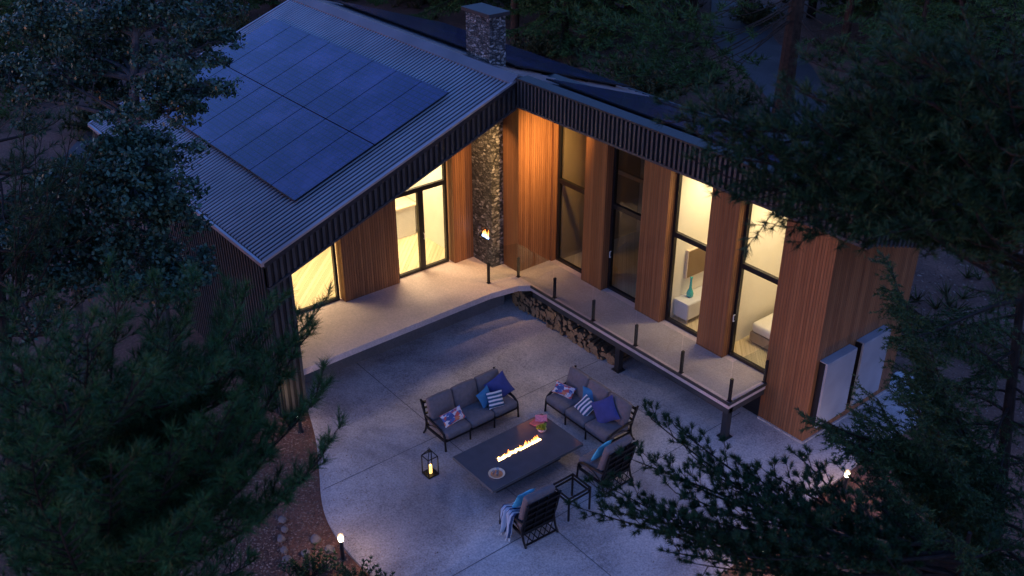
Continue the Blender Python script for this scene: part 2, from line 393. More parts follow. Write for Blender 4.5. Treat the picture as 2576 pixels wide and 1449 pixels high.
def empty(name, loc, rz=0, label=None, cat=None, group=None):
    o = bpy.data.objects.new(name, None); COL.objects.link(o); o.location = loc; o.rotation_euler = (0, 0, rz); o.empty_display_size = 0.2
    return tag(o, label, cat, group)
def copy_tree(o, parent=None):
    c = o.copy(); COL.objects.link(c)
    if parent is not None: c.parent = parent
    for ch in list(o.children): copy_tree(ch, c)
    return c
def fastmesh(name, V, F, mat, parent=None, loc=None):   # V (n,3), F (m,k) arrays
    base = np.array(parent_origin(parent)) if parent is not None else (np.array(loc) if loc is not None else np.zeros(3))
    V = np.asarray(V, dtype=np.float32)-base.astype(np.float32); F = np.asarray(F, dtype=np.int32)
    me = bpy.data.meshes.new(name); k = F.shape[1]
    me.vertices.add(len(V)); me.vertices.foreach_set('co', V.ravel())
    me.loops.add(F.size); me.loops.foreach_set('vertex_index', F.ravel())
    me.polygons.add(len(F)); me.polygons.foreach_set('loop_start', np.arange(0, F.size, k, dtype=np.int32))
    me.update(calc_edges=True); me.validate()
    me.materials.append(MATS[mat])
    o = bpy.data.objects.new(name, me); COL.objects.link(o)
    if parent is not None: o.parent = parent
    elif loc is not None: o.location = Vector(loc)
    return o

# ------------------------------------------------------------------ foliage helpers
def unit(a): return a/np.maximum(np.linalg.norm(a, axis=-1, keepdims=True), 1e-9)
def spray(P, D, length, width, k, spread, back=0.0, jit=0.25):
    """k pointed needles fanning round each direction D at P"""
    n = len(P); P = np.repeat(P, k, 0); D = np.repeat(unit(D), k, 0); ln = np.repeat(np.broadcast_to(length, (n,)), k)
    r = unit(rng.normal(size=P.shape)); perp = unit(r-(r*D).sum(1, keepdims=True)*D)
    ang = spread[0]+(spread[1]-spread[0])*rng.random(len(P))
    d = D*np.cos(ang)[:, None]+perp*np.sin(ang)[:, None]
    ln = ln*(1-jit*rng.random(len(P)))
    B = P-D*(back*rng.random(len(P)))[:, None]
    side = unit(np.cross(d, unit(rng.normal(size=P.shape))))*(width/2)
    V = np.stack([B-side, B+side, B+d*ln[:, None]], 1).reshape(-1, 3)
    return V, np.arange(len(V)).reshape(-1, 3)
def bez(a, b, c, d, n):
    t = np.linspace(0, 1, n)[:, None]
    return (1-t)**3*a+3*(1-t)**2*t*b+3*(1-t)*t*t*c+t**3*d
UPV = np.array([0, 0, 1.0])
def pine_limb(mb, P, D, Ls, start, end, r0, sub=0.13, tl=1.0, up=0.25, twig=0.55, tuft_gap=0.10, bare=0.25, sag=0.12):
    a = np.array(start, float); d = np.array(end, float); Lg = np.linalg.norm(d-a)
    dirv = (d-a)/Lg; side = unit(np.cross(dirv, UPV)); off = side*rng.normal()*0.10*Lg
    b = a+(d-a)*0.33+off-UPV*sag*Lg*0.5; c = a+(d-a)*0.7-off*0.6-UPV*sag*Lg
    n = 12; pts = bez(a, b, c, d, n); rad = np.linspace(r0, max(0.006, r0*0.2), n)
    mb.tube([tuple(p) for p in pts], list(rad), 6, cap=False)
    nsub = max(3, int(Lg*(1-bare)/sub))
    for i in range(nsub+1):
        t = bare+(1-bare)*i/nsub
        p = pts[min(n-1, int(t*(n-1)))]+(pts[min(n-1, int(t*(n-1))+1)]-pts[min(n-1, int(t*(n-1)))])*((t*(n-1)) % 1)
        sgn = 1 if i % 2 else -1
        if i == nsub: sgn = 0
        ln = (twig*(1-0.55*t)+0.10)*(0.6+0.7*rng.random())*tl
        dd = unit(dirv*(0.75)+side*sgn*(0.85)+UPV*(up+0.5*rng.random()-0.1)+rng.normal(size=3)*0.18)
        e = p+dd*ln; q = p+dd*ln*0.5+UPV*(-0.05*ln)
        mb.tube([tuple(p), tuple(q), tuple(e)], [0.008*tl, 0.006*tl, 0.0035*tl], 4, cap=False)
        m = max(1, int(ln/tuft_gap))
        for k in range(m+1):
            u = 0.25+0.75*k/max(1, m)
            b0 = p+dd*ln*u
            if k == m: P.append(b0); D.append(dd+UPV*0.25); Ls.append(1.0)
            else:
                s2 = unit(np.cross(dd, UPV))*(1 if k % 2 else -1)
                td = unit(dd*0.8+s2*0.6+UPV*(0.35+0.3*rng.random())); tl2 = 0.05+0.10*rng.random()
                e2 = b0+td*tl2*tl; mb.tube([tuple(b0), tuple(e2)], [0.004*tl, 0.003*tl], 4, cap=False)
                P.append(e2); D.append(td); Ls.append(0.85)
def pine(name, base, top, r0, limbs, auto, label, cat, group=None, spread=(0.12, 1.15), mat='pine_needles', bark='bark_dark', nl=0.13, nw=0.0045, k=26, ltop=0.8, lmax=2.4, z0=0.35, z1=0.98, seg=None, **kw):
    root = empty(name, base, 0, label, cat, group)
    mb = MB(); base = np.array(base, float); top = np.array(top, float)
    mid = (base+top)/2+np.array([rng.normal()*0.15, rng.normal()*0.15, 0])
    n = 14; pts = bez(base, base*0.6+mid*0.4, mid*0.5+top*0.5, top, n)
    mb.tube([tuple(p) for p in pts], [r0*(1-0.9*i/(n-1))+0.01 for i in range(n)], 10)
    P, D, Ls = [], [], []
    def tp(t): x = t*(n-1); i = min(n-2, int(x)); return pts[i]+(pts[i+1]-pts[i])*(x-i)
    az = rng.random()*6
    for i in range(auto):
        t = z0+(z1-z0)*i/max(1, auto-1); az += 2.399+rng.normal()*0.2
        ln = (ltop+(lmax-ltop)*(1-(t-z0)/(z1-z0))**0.8)*(0.8+0.4*rng.random())
        s_ = tp(t); e = s_+np.array([math.cos(az), math.sin(az), 0])*ln+UPV*ln*kw.get('rise', 0.12)
        kk = {q: w for q, w in kw.items() if q != 'rise'}
        pine_limb(mb, P, D, Ls, s_, e, 0.016*ln+0.01, **kk)
    for (t, e) in limbs:
        kk = {q: w for q, w in kw.items() if q != 'rise'}
        pine_limb(mb, P, D, Ls, tp(t), np.array(e), 0.03, **kk)
    tr = mb.build('trunk', bark, root)
    V, F = spray(np.array(P), np.array(D), nl*np.array(Ls), nw, k, spread, back=0.6*nl)
    fastmesh('crown', V, F, mat, root)
    return root
def spruce(name, base, top, r0, auto, label, cat, group=None, mat='spruce_needles', bark='bark_dark', lmax=3.0, ltop=0.4, z0=0.2, z1=0.97, droop=0.35, nl=0.055, nw=0.007, dens=70, twig=0.5, gap=0.16, limbs=(), hang=0.3):
    root = empty(name, base, 0, label, cat, group)
    mb = MB(); base = np.array(base, float); top = np.array(top, float)
    n = 10; pts = base+(top-base)*np.linspace(0, 1, n)[:, None]
    mb.tube([tuple(p) for p in pts], [r0*(1-0.93*i/(n-1))+0.01 for i in range(n)], 10)
    P, D, W = [], [], []
    def seg(a, b, m):
        t = rng.random(m)[:, None]; P.append(a+(b-a)*t); D.append(np.repeat((b-a)[None], m, 0)); W.append(m)
    az = 0; todo = []
    for i in range(auto):
        t = z0+(z1-z0)*i/max(1, auto-1); az += 2.399+rng.normal()*0.25
        ln = (ltop+(lmax-ltop)*(1-(t-z0)/(z1-z0)))*(0.8+0.35*rng.random())
        a = base+(top-base)*t; h = np.array([math.cos(az), math.sin(az), 0])
        todo.append((a, a+h*ln-UPV*ln*droop*(1.0-0.5*t)))
    for t, e in limbs: todo.append((base+(top-base)*t, np.array(e, float)))
    for a, d in todo:
        ln = np.linalg.norm(d-a); dirv = (d-a)/ln; side = unit(np.cross(dirv, UPV))
        pl = bez(a, a+(d-a)*0.35+UPV*0.10*ln, a+(d-a)*0.75-UPV*0.03*ln, d+UPV*0.05*ln, 10)
        mb.tube([tuple(p) for p in pl], list(np.linspace(0.012*ln+0.008, 0.006, 10)), 5, cap=False)
        ns = max(4, int(ln*0.85/gap))
        for i in range(ns+1):
            t = 0.15+0.85*i/ns; x = t*9; j = min(8, int(x)); p = pl[j]+(pl[j+1]-pl[j])*(x-j)
            for sgn in (-1, 1):
                tl = twig*(1.05-0.75*t)*(0.7+0.6*rng.random())*min(1.5, ln/2.2)
                dd = unit(dirv*0.8+side*sgn*0.8-UPV*(hang*rng.random()+0.05)+rng.normal(size=3)*0.08)
                e = p+dd*tl-UPV*tl*hang*0.5
                mb.tube([tuple(p), tuple(e)], [0.005, 0.0025], 3, cap=False)
                seg(p, e, max(3, int(dens*tl)))
                for q in range(int(tl/0.14)):
                    b0 = p+(e-p)*(0.3+0.6*rng.random()); s2 = unit(np.cross(dd, UPV))*(1 if q % 2 else -1)
                    e2 = b0+unit(dd*0.7+s2*0.7-UPV*hang*0.6)*(0.10+0.12*rng.random())*min(1.3, tl/0.3)
                    seg(b0, e2, max(3, int(dens*0.16)))
            seg(pl[j], pl[j+1], int(dens*0.05))
    mb.build('trunk', bark, root)
    Pn = np.concatenate(P); Dn = np.concatenate(D)
    V, F = spray(Pn, Dn, nl, nw, 1, (0.5, 1.1))
    fastmesh('crown', V, F, mat, root)
    return root
def leaves(C, size, spreadv=0.0):
    n = len(C); d = unit(rng.normal(size=(n, 3))+np.array([0, 0, 0.2])); nrm = unit(rng.normal(size=(n, 3))*0.7+UPV)
    s_ = unit(np.cross(d, nrm)); sz = size*(0.6+0.7*rng.random(n))[:, None]
    V = np.stack([C-d*sz*0.5, C+s_*sz*0.32, C+d*sz*0.5, C-s_*sz*0.32], 1).reshape(-1, 3)
    return V, np.arange(len(V)).reshape(-1, 4)
exec_order = []
# ================================================================== SETTING
def zl(v): return 5.82+0.381*v
def zr(v): return 5.90-0.33*v
# ground sheet
n = 150; xs = np.linspace(-1, 1, n); xs = np.sign(xs)*np.abs(xs)**2.2*230
gx, gy = np.meshgrid(xs-4, xs+6, indexing='ij')
d = np.maximum(0, np.hypot((gx+1)/1.6, gy-0)-16)
hz = (np.sin(gx*0.11+1.3)*np.cos(gy*0.13)+0.5*np.sin(gx*0.31)*np.sin(gy*0.27+2))*np.minimum(1, d/14)*0.35
GV = np.stack([gx, gy, -1.09+hz], -1).reshape(-1, 3)
ii = np.arange(n*n).reshape(n, n)
GF = np.stack([ii[:-1, :-1], ii[1:, :-1], ii[1:, 1:], ii[:-1, 1:]], -1).reshape(-1, 4)
gnd = fastmesh('ground', GV, GF, 'forest_floor'); tag(gnd, 'brown forest floor of needles and bark around the house', kind='structure')
def gh(x, y):
    d = max(0, math.hypot((x+1)/1.6, y)-16)
    return -1.09+(math.sin(x*0.11+1.3)*math.cos(y*0.13)+0.5*math.sin(x*0.31)*math.sin(y*0.27+2))*min(1, d/14)*0.35
def smooth_poly(ctrl, m=6):
    out = []; k = len(ctrl)
    for i in range(k-1):
        p0, p1, p2, p3 = [np.array(ctrl[max(0, min(k-1, j))], float) for j in (i-1, i, i+1, i+2)]
        for t in np.linspace(0, 1, m, endpoint=False):
            out.append(tuple(0.5*((2*p1)+(-p0+p2)*t+(2*p0-5*p1+4*p2-p3)*t*t+(-p0+3*p1-3*p2+p3)*t**3)))
    out.append(tuple(ctrl[-1])); return out
edge = smooth_poly([(-1.5, -5.86), (-0.49, -6.24), (0.96, -6.74), (2.14, -7.28), (2.95, -7.68), (3.58, -7.91), (4.3, -8.04), (5.0, -8.07), (5.7, -8.0), (6.8, -7.72), (8.1, -6.95), (9.1, -5.6), (9.65, -4.1), (9.72, -2.9), (9.62, -0.9), (9.5, 0.9), (9.42, 2.2), (9.42, 4.2), (9.3, 6.2)])
poly = [(-1.5, 1.9)]+edge+[(7.9, 6.2), (7.9, 1.9)]
mb = MB(); mb.prism(poly, 'z', -1.2, G)
pat = mb.build('patio', 'patio_concrete'); tag(pat, 'speckled grey concrete patio with a rounded left edge', kind='structure')
mb = MB()
for (x0, x1, y0, y1) in ((-1.0, 9.6, -4.462, -4.445), (2.79, 2.806, -7.55, -4.47), (6.55, 6.566, -7.78, -4.47), (2.79, 2.806, -4.44, 0.5), (6.55, 6.566, -4.44, 1.6), (2.81, 9.5, -0.215, -0.2)):
    mb.add([(x0, y0, G+0.004), (x1, y0, G+0.004), (x1, y1, G+0.004), (x0, y1, G+0.004)], [(0, 1, 2, 3)])
tag(mb.build('patio_joints', 'joint_dark'), kind='structure')
# driveway behind the house and a path at the far left
rl = [(-22, 33), (-16.8, 27.1), (-14.4, 25.1), (-8.3, 21.2), (-5.0, 16.6), (-3, 11.2), (-3, 7.0)]
rr = [(-19, 35.5), (-14.4, 29.4), (-10.0, 26.8), (-3.2, 20.0), (0.8, 16.0), (3.6, 11.5), (5.0, 7.0)]
rl = smooth_poly(rl, 5); rr = smooth_poly(rr, 5)
V = [(x, y, gh(x, y)+0.05) for x, y in rl]+[(x, y, gh(x, y)+0.05) for x, y in rr]; k = len(rl)
mb = MB(); mb.add(V, [(i, k+i, k+i+1, i+1) for i in range(k-1)])
tag(mb.build('driveway', 'asphalt'), 'grey driveway winding up through the trees behind the house', kind='structure')
mb = MB(); V = [(x, y, gh(x, y)+0.05) for x, y in ((-29, 4), (-27.5, 0.4), (-25.4, -2.0), (-22.6, -4.4), (-19.6, -6.6))]+[(x, y, gh(x, y)+0.05) for x, y in ((-26, 5.5), (-24, 2.0), (-21.8, -0.6), (-19.6, -2.6), (-17.2, -4.4))]
mb.add(V, [(i, 5+i, 6+i, i+1) for i in range(4)]); tag(mb.build('path', 'asphalt'), 'grey path beyond the left end of the roof', kind='structure')

# ================================================================== HOUSE
H = empty('modern_house', (0, 0, 0), 0, 'dark gabled house of two wings with wood cladding, glowing windows and solar panels', 'house')
# --- roofs
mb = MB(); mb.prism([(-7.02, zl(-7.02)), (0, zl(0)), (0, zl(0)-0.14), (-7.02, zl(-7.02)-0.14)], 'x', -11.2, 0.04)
roofL = mb.build('roof', 'roof_metal_shade', H); roofL['label'] = 'corrugated metal roof slope above the terrace'
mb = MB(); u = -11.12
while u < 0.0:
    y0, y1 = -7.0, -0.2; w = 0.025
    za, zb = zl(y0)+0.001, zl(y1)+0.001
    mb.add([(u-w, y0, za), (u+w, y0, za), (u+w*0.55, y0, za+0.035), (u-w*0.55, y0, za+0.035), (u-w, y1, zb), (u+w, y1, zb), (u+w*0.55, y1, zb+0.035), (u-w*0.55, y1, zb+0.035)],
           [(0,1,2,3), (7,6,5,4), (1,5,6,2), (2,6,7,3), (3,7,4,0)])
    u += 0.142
mb.build('roof_ribs', 'roof_metal_lit', roofL)
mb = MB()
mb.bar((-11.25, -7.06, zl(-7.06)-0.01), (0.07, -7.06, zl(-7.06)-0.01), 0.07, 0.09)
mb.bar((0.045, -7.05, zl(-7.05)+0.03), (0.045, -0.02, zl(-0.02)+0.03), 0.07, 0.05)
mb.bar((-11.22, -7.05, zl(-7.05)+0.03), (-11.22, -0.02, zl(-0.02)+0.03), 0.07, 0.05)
mb.build('edge_trim', 'roof_metal_lit', roofL)
mb = MB(); mb.prism([(-0.20, zl(-0.20)+0.05), (0, 5.955), (0.22, zr(0.22)+0.05), (0.22, zr(0.22)+0.015), (0, 5.915), (-0.20, zl(-0.20)+0.01)], 'x', -11.25, 0.06)
mb.build('ridge_cap', 'cap_metal', roofL)
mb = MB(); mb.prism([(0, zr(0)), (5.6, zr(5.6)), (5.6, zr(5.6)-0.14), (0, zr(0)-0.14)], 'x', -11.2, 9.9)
roofR = mb.build('roof', 'roof_metal_shade', H); roofR['label'] = 'long roof slope falling away behind the ridge'
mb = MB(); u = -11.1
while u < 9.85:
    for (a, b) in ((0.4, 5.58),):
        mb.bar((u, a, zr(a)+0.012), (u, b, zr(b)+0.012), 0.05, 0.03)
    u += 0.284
mb.build('roof_ribs', 'roof_metal_lit', roofR)
mb = MB(); mb.prism([(-0.07, 5.905), (0.30, 5.90), (0.42, zr(0.42)+0.035), (0.42, zr(0.42)+0.005), (0, 5.86), (-0.07, 5.86)], 'x', 0.07, 9.95)
mb.bar((9.93, -0.05, zr(-0.05)+0.0), (9.93, 5.6, zr(5.6)+0.0), 0.07, 0.09)
mb.bar((-11.2, 5.64, zr(5.64)), (9.9, 5.64, zr(5.64)), 0.08, 0.09)
mb.build('edge_trim', 'roof_metal_shade', roofR)
# --- solar panels
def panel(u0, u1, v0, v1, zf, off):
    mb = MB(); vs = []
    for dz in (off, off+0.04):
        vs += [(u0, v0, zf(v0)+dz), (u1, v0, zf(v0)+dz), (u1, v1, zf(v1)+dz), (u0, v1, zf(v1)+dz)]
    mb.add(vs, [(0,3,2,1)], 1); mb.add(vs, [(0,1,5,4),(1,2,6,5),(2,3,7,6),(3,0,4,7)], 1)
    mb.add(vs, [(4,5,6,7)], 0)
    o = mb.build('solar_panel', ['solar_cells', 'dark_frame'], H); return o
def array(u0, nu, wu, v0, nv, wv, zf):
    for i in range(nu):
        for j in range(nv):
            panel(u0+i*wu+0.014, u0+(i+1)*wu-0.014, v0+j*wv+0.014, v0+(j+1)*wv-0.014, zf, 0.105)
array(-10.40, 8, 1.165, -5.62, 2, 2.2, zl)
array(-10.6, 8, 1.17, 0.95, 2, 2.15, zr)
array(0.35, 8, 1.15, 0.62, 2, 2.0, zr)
mb = MB()
for v in (-5.1, -3.9, -2.9, -1.7): mb.bar((-10.3, v, zl(v)+0.075), (-1.2, v, zl(v)+0.075), 0.05, 0.05)
for v in (1.3, 2.6, 3.6, 4.7): mb.bar((-10.5, v, zr(v)+0.065), (-1.35, v, zr(v)+0.065), 0.05, 0.05)
for v in (1.0, 2.1, 3.1, 4.2): mb.bar((0.45, v, zr(v)+0.065), (9.4, v, zr(v)+0.065), 0.05, 0.05)
mb.build('mounting_rails', 'dark_frame', H)
# --- fascias
mb = MB()
mb.prism([(-6.98, zl(-6.98)-0.15), (0.0, zl(0)-0.15), (0.0, 5.17), (-6.98, zl(-6.98)-0.67)], 'x', -0.14, 0.0)
mb.box(0.002, 9.88, 0.0, 0.13, 5.18, 5.855)
mb.prism([(0.13, zr(0.13)-0.15), (5.58, zr(5.58)-0.15), (5.58, zr(5.58)-0.72), (0.13, 5.2)], 'x', 9.74, 9.88)
fas = mb.build('fascia', 'dark_cladding', H)
mb = MB(); v = -6.95
while v < -0.08:
    w = 0.07
    mb.prism([(v, zl(v)-0.10), (v+w, zl(v+w)-0.10), (v+w, zl(v+w)-0.65), (v, zl(v)-0.65)], 'x', 0.0, 0.035); v += 0.155
u = 0.10
while u < 9.8:
    mb.box(u, u+0.056, -0.06, 0.0, 5.225, 5.85); u += 0.132
v = 0.2
while v < 5.5:
    mb.prism([(v, zr(v)-0.1), (v+0.07, zr(v+.07)-0.1), (v+0.07, zr(v+.07)-0.68), (v, zr(v)-0.68)], 'x', 9.88, 9.92); v += 0.155
mb.build('fascia_battens', 'batten_metal', fas)
mb = MB(); mb.bar((0.0, -6.98, zl(-6.98)-0.69), (0.0, -0.02, zl(0)-0.69), 0.10, 0.05)
mb.box(0.05, 9.9, -0.055, 0.14, 5.165, 5.215)
mb.build('fascia_trim', 'batten_metal', fas)
mb = MB()   # soffits
mb.prism([(-6.5, zl(-6.5)-0.62), (0.1, zl(0.1)-0.62), (0.1, zl(0.1)-0.58), (-6.5, zl(-6.5)-0.58)], 'x', -2.7, -0.145)
mb.box(-2.7, 9.73, 0.135, 2.3, 5.22, 5.26)
mb.build('soffit', 'dark_cladding', H)
# --- portal column, side and back walls (black cladding)
mb = MB()
mb.prism([(-6.98, -1.1), (-6.45, -1.1), (-6.45, zl(-6.45)-0.16), (-6.98, zl(-6.98)-0.16)], 'x', -2.3, -0.002)
mb.box(-11.2, -2.302, -6.98, -6.80, -1.1, zl(-6.98)-0.15)
mb.prism([(-6.79, -1.1), (5.4, -1.1), (5.4, zr(5.4)-0.15), (0, 5.66), (-6.79, zl(-6.79)-0.15)], 'x', -11.19, -11.0)
mb.box(-10.99, 7.98, 5.25, 5.4, -1.1, zr(5.4)-0.15)
mb.box(-1.09, 6.92, 1.82, 2.0, -1.1, -0.17)
sw = mb.build('wall', 'dark_cladding', H); sw['label'] = 'black ribbed metal wall'
mb = MB(); u = -11.1
while u < -0.1:
    mb.box(u, u+0.055, -7.012, -6.981, -1.1, zl(-6.98)-0.16); u += 0.15
v = -6.94
while v < -6.45:
    mb.box(-0.001, 0.034, v, v+0.07, -1.1, zl(v)-0.66); v += 0.155
mb.build('wall_ribs', 'batten_metal', sw)
# --- wood cladding
def wall(mb, name='wall', mat='wood_cladding', label=None):
    o = mb.build(name, mat, H)
    if label: o['label'] = label
    return o
def panL(v0, v1, z0=0.0):
    mb = MB(); mb.prism([(v0, z0), (v1, z0), (v1, zl(v1)-0.63), (v0, zl(v0)-0.63)], 'x', -2.60, -2.31); return wall(mb)
panL(-3.91, -2.22); panL(-0.36, 0.298)
for (u0, u1) in ((0.64, 1.43), (2.72, 3.58), (4.86, 5.68)):
    mb = MB(); mb.box(u0, u1, 1.79, 2.12, 0.0, 5.218); wall(mb)
mb = MB(); mb.box(-2.3, -0.78, 0.70, 2.12, 0.0, 5.218); mb.box(-0.779, -0.70, 1.86, 2.12, 0.0, 5.218)
wall(mb, label='wood clad corner beside the stone chimney, glowing orange')
mb = MB(); mb.box(6.93, 8.2, 1.79, 2.12, -1.0, 5.218)
mb.prism([(2.121, -1.0), (5.25, -1.0), (5.25, zr(5.25)-0.16), (2.121, zr(2.121)-0.16)], 'x', 8.0, 8.2)
wall(mb, label='tall wood clad end wall standing on the patio')
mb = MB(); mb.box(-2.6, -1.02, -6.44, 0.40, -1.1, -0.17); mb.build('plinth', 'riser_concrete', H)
mb = MB(); mb.box(6.95, 8.24, 1.75, 5.5, -1.08, -0.985); mb.build('plinth', 'patio_concrete', H)
# --- terrace and balcony
mb = MB()
mb.prism([(-2.62, -6.44), (-0.15, -6.44), (-0.20, -5.2), (-0.27, -2.0), (-0.29, -0.64), (-0.16, 0.2), (0.05, 0.49), (7.02, 0.49), (7.02, 1.785), (6.925, 1.785), (6.925, 2.10), (-2.62, 2.10)], 'z', -0.165, 0.0)
deck = mb.build('terrace_deck', 'deck_concrete', H)
mb = MB(); mb.bar((0.05, 0.475, -0.02), (7.035, 0.475, -0.02), 0.03, 0.07); mb.bar((7.035, 0.46, -0.02), (7.035, 1.78, -0.02), 0.03, 0.07)
mb.bar((0.1, 0.53, -0.25), (7.0, 0.53, -0.25), 0.05, 0.16); mb.bar((6.98, 0.56, -0.25), (6.98, 1.78, -0.25), 0.05, 0.16)
mb.build('deck_edge', 'batten_metal', deck)
for (x, y) in ((6.93, 0.60), (3.42, 0.60)):
    mb = MB(); mb.box(x-0.075, x+0.075, y-0.075, y+0.075, G, -0.17); mb.box(x-0.13, x+0.13, y-0.13, y+0.13, G, G+0.02)
    mb.build('support_post', 'steel_dark', H)
# --- stone chimney with fire niche
mb = MB(); x0, x1, y0, y1 = -2.44, -1.43, 0.30, 0.80
nx0, nx1, nz0, nz1 = -2.08, -1.58, 0.76, 1.14
mb.box(x0, nx0, y0, y1, 0, nz1); mb.box(nx1, x1, y0, y1, 0, nz1); mb.box(nx0, nx1, y0, y1, 0, nz0); mb.box(nx0, nx1, 0.62, y1, nz0, nz1)
mb.box(x0, x1, y0, y1, nz1, 7.0)
ch = mb.build('chimney', 'stonework', H)
mb = MB(); mb.box(x0-0.08, x1+0.08, y0-0.08, y1+0.08, 7.0, 7.09); mb.build('chimney_cap', 'roof_metal_shade', ch)
mb = MB(); mb.box(nx0+0.01, nx1-0.01, 0.33, 0.61, nz0, nz0+0.03); mb.build('fire_tray', 'dark_frame', ch)
def flames(mb, pts, h, w, seed):
    r = random.Random(seed)
    for (x, y, z) in pts:
        hh = h*(0.55+0.7*r.random()); lx, ly = r.uniform(-.02, .02), r.uniform(-.02, .02)
        mb.tube([(x, y, z), (x+lx*0.3, y+ly*0.3, z+hh*0.35), (x+lx, y+ly, z+hh*0.7), (x+lx*1.6, y+ly*1.4, z+hh)], [w*0.6, w, w*0.55, 0.002], 7)
    mb.smooth = True
mb = MB(); flames(mb, [(nx0+0.10+0.055*i, 0.42+0.03*(i % 2), nz0+0.03) for i in range(7)], 0.20, 0.032, 3); mb.build('flame', 'flame', ch)
mb = MB(); flames(mb, [(nx0+0.14+0.055*i, 0.37, nz0+0.03) for i in range(6)], 0.06, 0.028, 4); mb.build('flame', 'flame_blue', ch)
# --- windows
def win(axis, pos, a0, a1, ztop, transom=None, mid=None, label=None, handle=None, base=0.0):
    mb = MB(); w = 0.075; dp = 0.10; pos = pos
    def P(a, z, o=0): return (pos+o, a, z) if axis == 'x' else (a, pos-o, z)
    def vb(a, z0, z1, ww=w):
        if axis == 'x': mb.box(pos-dp/2, pos+dp/2, a-ww/2, a+ww/2, z0, z1)
        else: mb.box(a-ww/2, a+ww/2, pos-dp/2, pos+dp/2, z0, z1)
    vb(a0+w/2, base, ztop(a0)); vb(a1-w/2, base, ztop(a1))
    def hb(z0, z1, hh=w, b0=a0+w, b1=a1-w, d2=dp-0.006):
        p, q = P(b0, z0), P(b1, z1); mb.bar(p, q, d2, hh)
    hb(base+0.045, base+0.045, 0.085)
    hb(ztop(a0)-w/2-0.01, ztop(a1)-w/2-0.01)
    if transom: hb(transom, transom, 0.13)
    if mid: vb(mid, base+0.09, transom-0.065, 0.17)
    f = mb.build('window', 'dark_frame', H)
    if label: f['label'] = label
    mb = MB(); t = 0.006
    z = [ztop(a0+w)-w, ztop(a1-w)-w]
    vs = [P(a0+w, base+.09, -t), P(a1-w, base+.09, -t), P(a1-w, z[1], -t), P(a0+w, z[0], -t), P(a0+w, base+.09, t), P(a1-w, base+.09, t), P(a1-w, z[1], t), P(a0+w, z[0], t)]
    fs = [(0,3,2,1),(4,5,6,7),(0,1,5,4),(1,2,6,5),(2,3,7,6),(3,0,4,7)]
    mb.add(vs, fs)
    mb.build('pane', 'window_glass', f)
    if handle:
        mb = MB(); a, z0 = handle
        mb.tube([P(a, z0-0.07, 0.055), P(a, z0-0.07, 0.10), P(a, z0+0.10, 0.10), P(a, z0+0.10, 0.055)], 0.013, 8)
        mb.build('handle', 'white_paint', f)
    return f
zt = lambda v: zl(v)-0.62
win('x', -2.56, -6.445, -3.97, zt, label='large glowing window beside the black column')
d = win('x', -2.56, -2.16, -0.42, zt, transom=2.46, mid=-1.29, label='glowing double glass door under a slanted transom light', handle=(-1.25, 1.05))
d.name = 'glass_door'
zf = lambda v: 5.225
win('y', 2.07, -0.695, 0.635, zf, transom=2.46, label='unlit window nearest the inner corner')
win('y', 2.07, 1.435, 2.715, zf, transom=2.46, label='half lit window, second from the inner corner', handle=(1.52, 1.05))
win('y', 2.07, 3.585, 4.855, zf, transom=2.46, label='glowing window showing a blue vase and screen')
win('y', 2.07, 5.685, 6.925, zf, transom=2.46, label='glowing window showing a bed', handle=(5.74, 1.05))
# --- inside surfaces
mb = MB(); mb.box(-8.0, -2.63, -6.78, 0.1, -0.16, 0.002); mb.box(-0.69, 7.98, 2.13, 5.2, -0.16, 0.002)
mb.build('interior_floor', 'floor_boards', H)
mb = MB()
mb.prism([(-6.7, 0.003), (0.1, 0.003), (0.1, zl(0.1)-0.7), (-6.7, zl(-6.7)-0.7)], 'x', -8.1, -7.9); mb.box(-7.89, -2.63, -0.06, 0.09, 0.003, 5.15); mb.box(-7.89, -2.63, -6.79, -6.72, 0.003, 2.7)
mb.prism([(-6.7, zl(-6.7)-0.66), (-0.07, zl(-0.07)-0.66), (-0.07, zl(-0.07)-0.62), (-6.7, zl(-6.7)-0.62)], 'x', -7.88, -2.71)
for (xa, xb) in ((3.53, 3.62), (5.30, 5.42), (7.86, 7.97)):
    mb.prism([(2.15, 0.003), (5.15, 0.003), (5.15, zr(5.15)-0.25), (2.32, zr(2.32)-0.25), (2.15, zr(2.32)-0.25)], 'x', xa, xb)
mb.box(3.63, 7.85, 5.16, 5.24, 0.003, 3.98)
mb.prism([(2.31, zr(2.31)-0.24), (5.15, zr(5.15)-0.24), (5.15, zr(5.15)-0.20), (2.31, zr(2.31)-0.20)], 'x', 3.63, 7.84)
mb.build('interior_wall', 'room_white', H)
mb = MB()
for (xa, xb) in ((3.42, 3.525), (-0.68, -0.60)):
    mb.prism([(2.15, 0.003), (5.15, 0.003), (5.15, zr(5.15)-0.25), (2.32, zr(2.32)-0.25), (2.15, zr(2.32)-0.25)], 'x', xa, xb)
mb.box(-0.6, 3.41, 5.16, 5.24, 0.003, 3.98); mb.prism([(2.31, zr(2.31)-0.24), (5.15, zr(5.15)-0.24), (5.15, zr(5.15)-0.20), (2.31, zr(2.31)-0.20)], 'x', -0.59, 3.41)
mb.box(-0.6, 3.41, 3.9, 4.0, 2.3, 2.42)
o = mb.build('interior_wall', 'room_tan', H); o['label'] = 'tan walls of the unlit room'

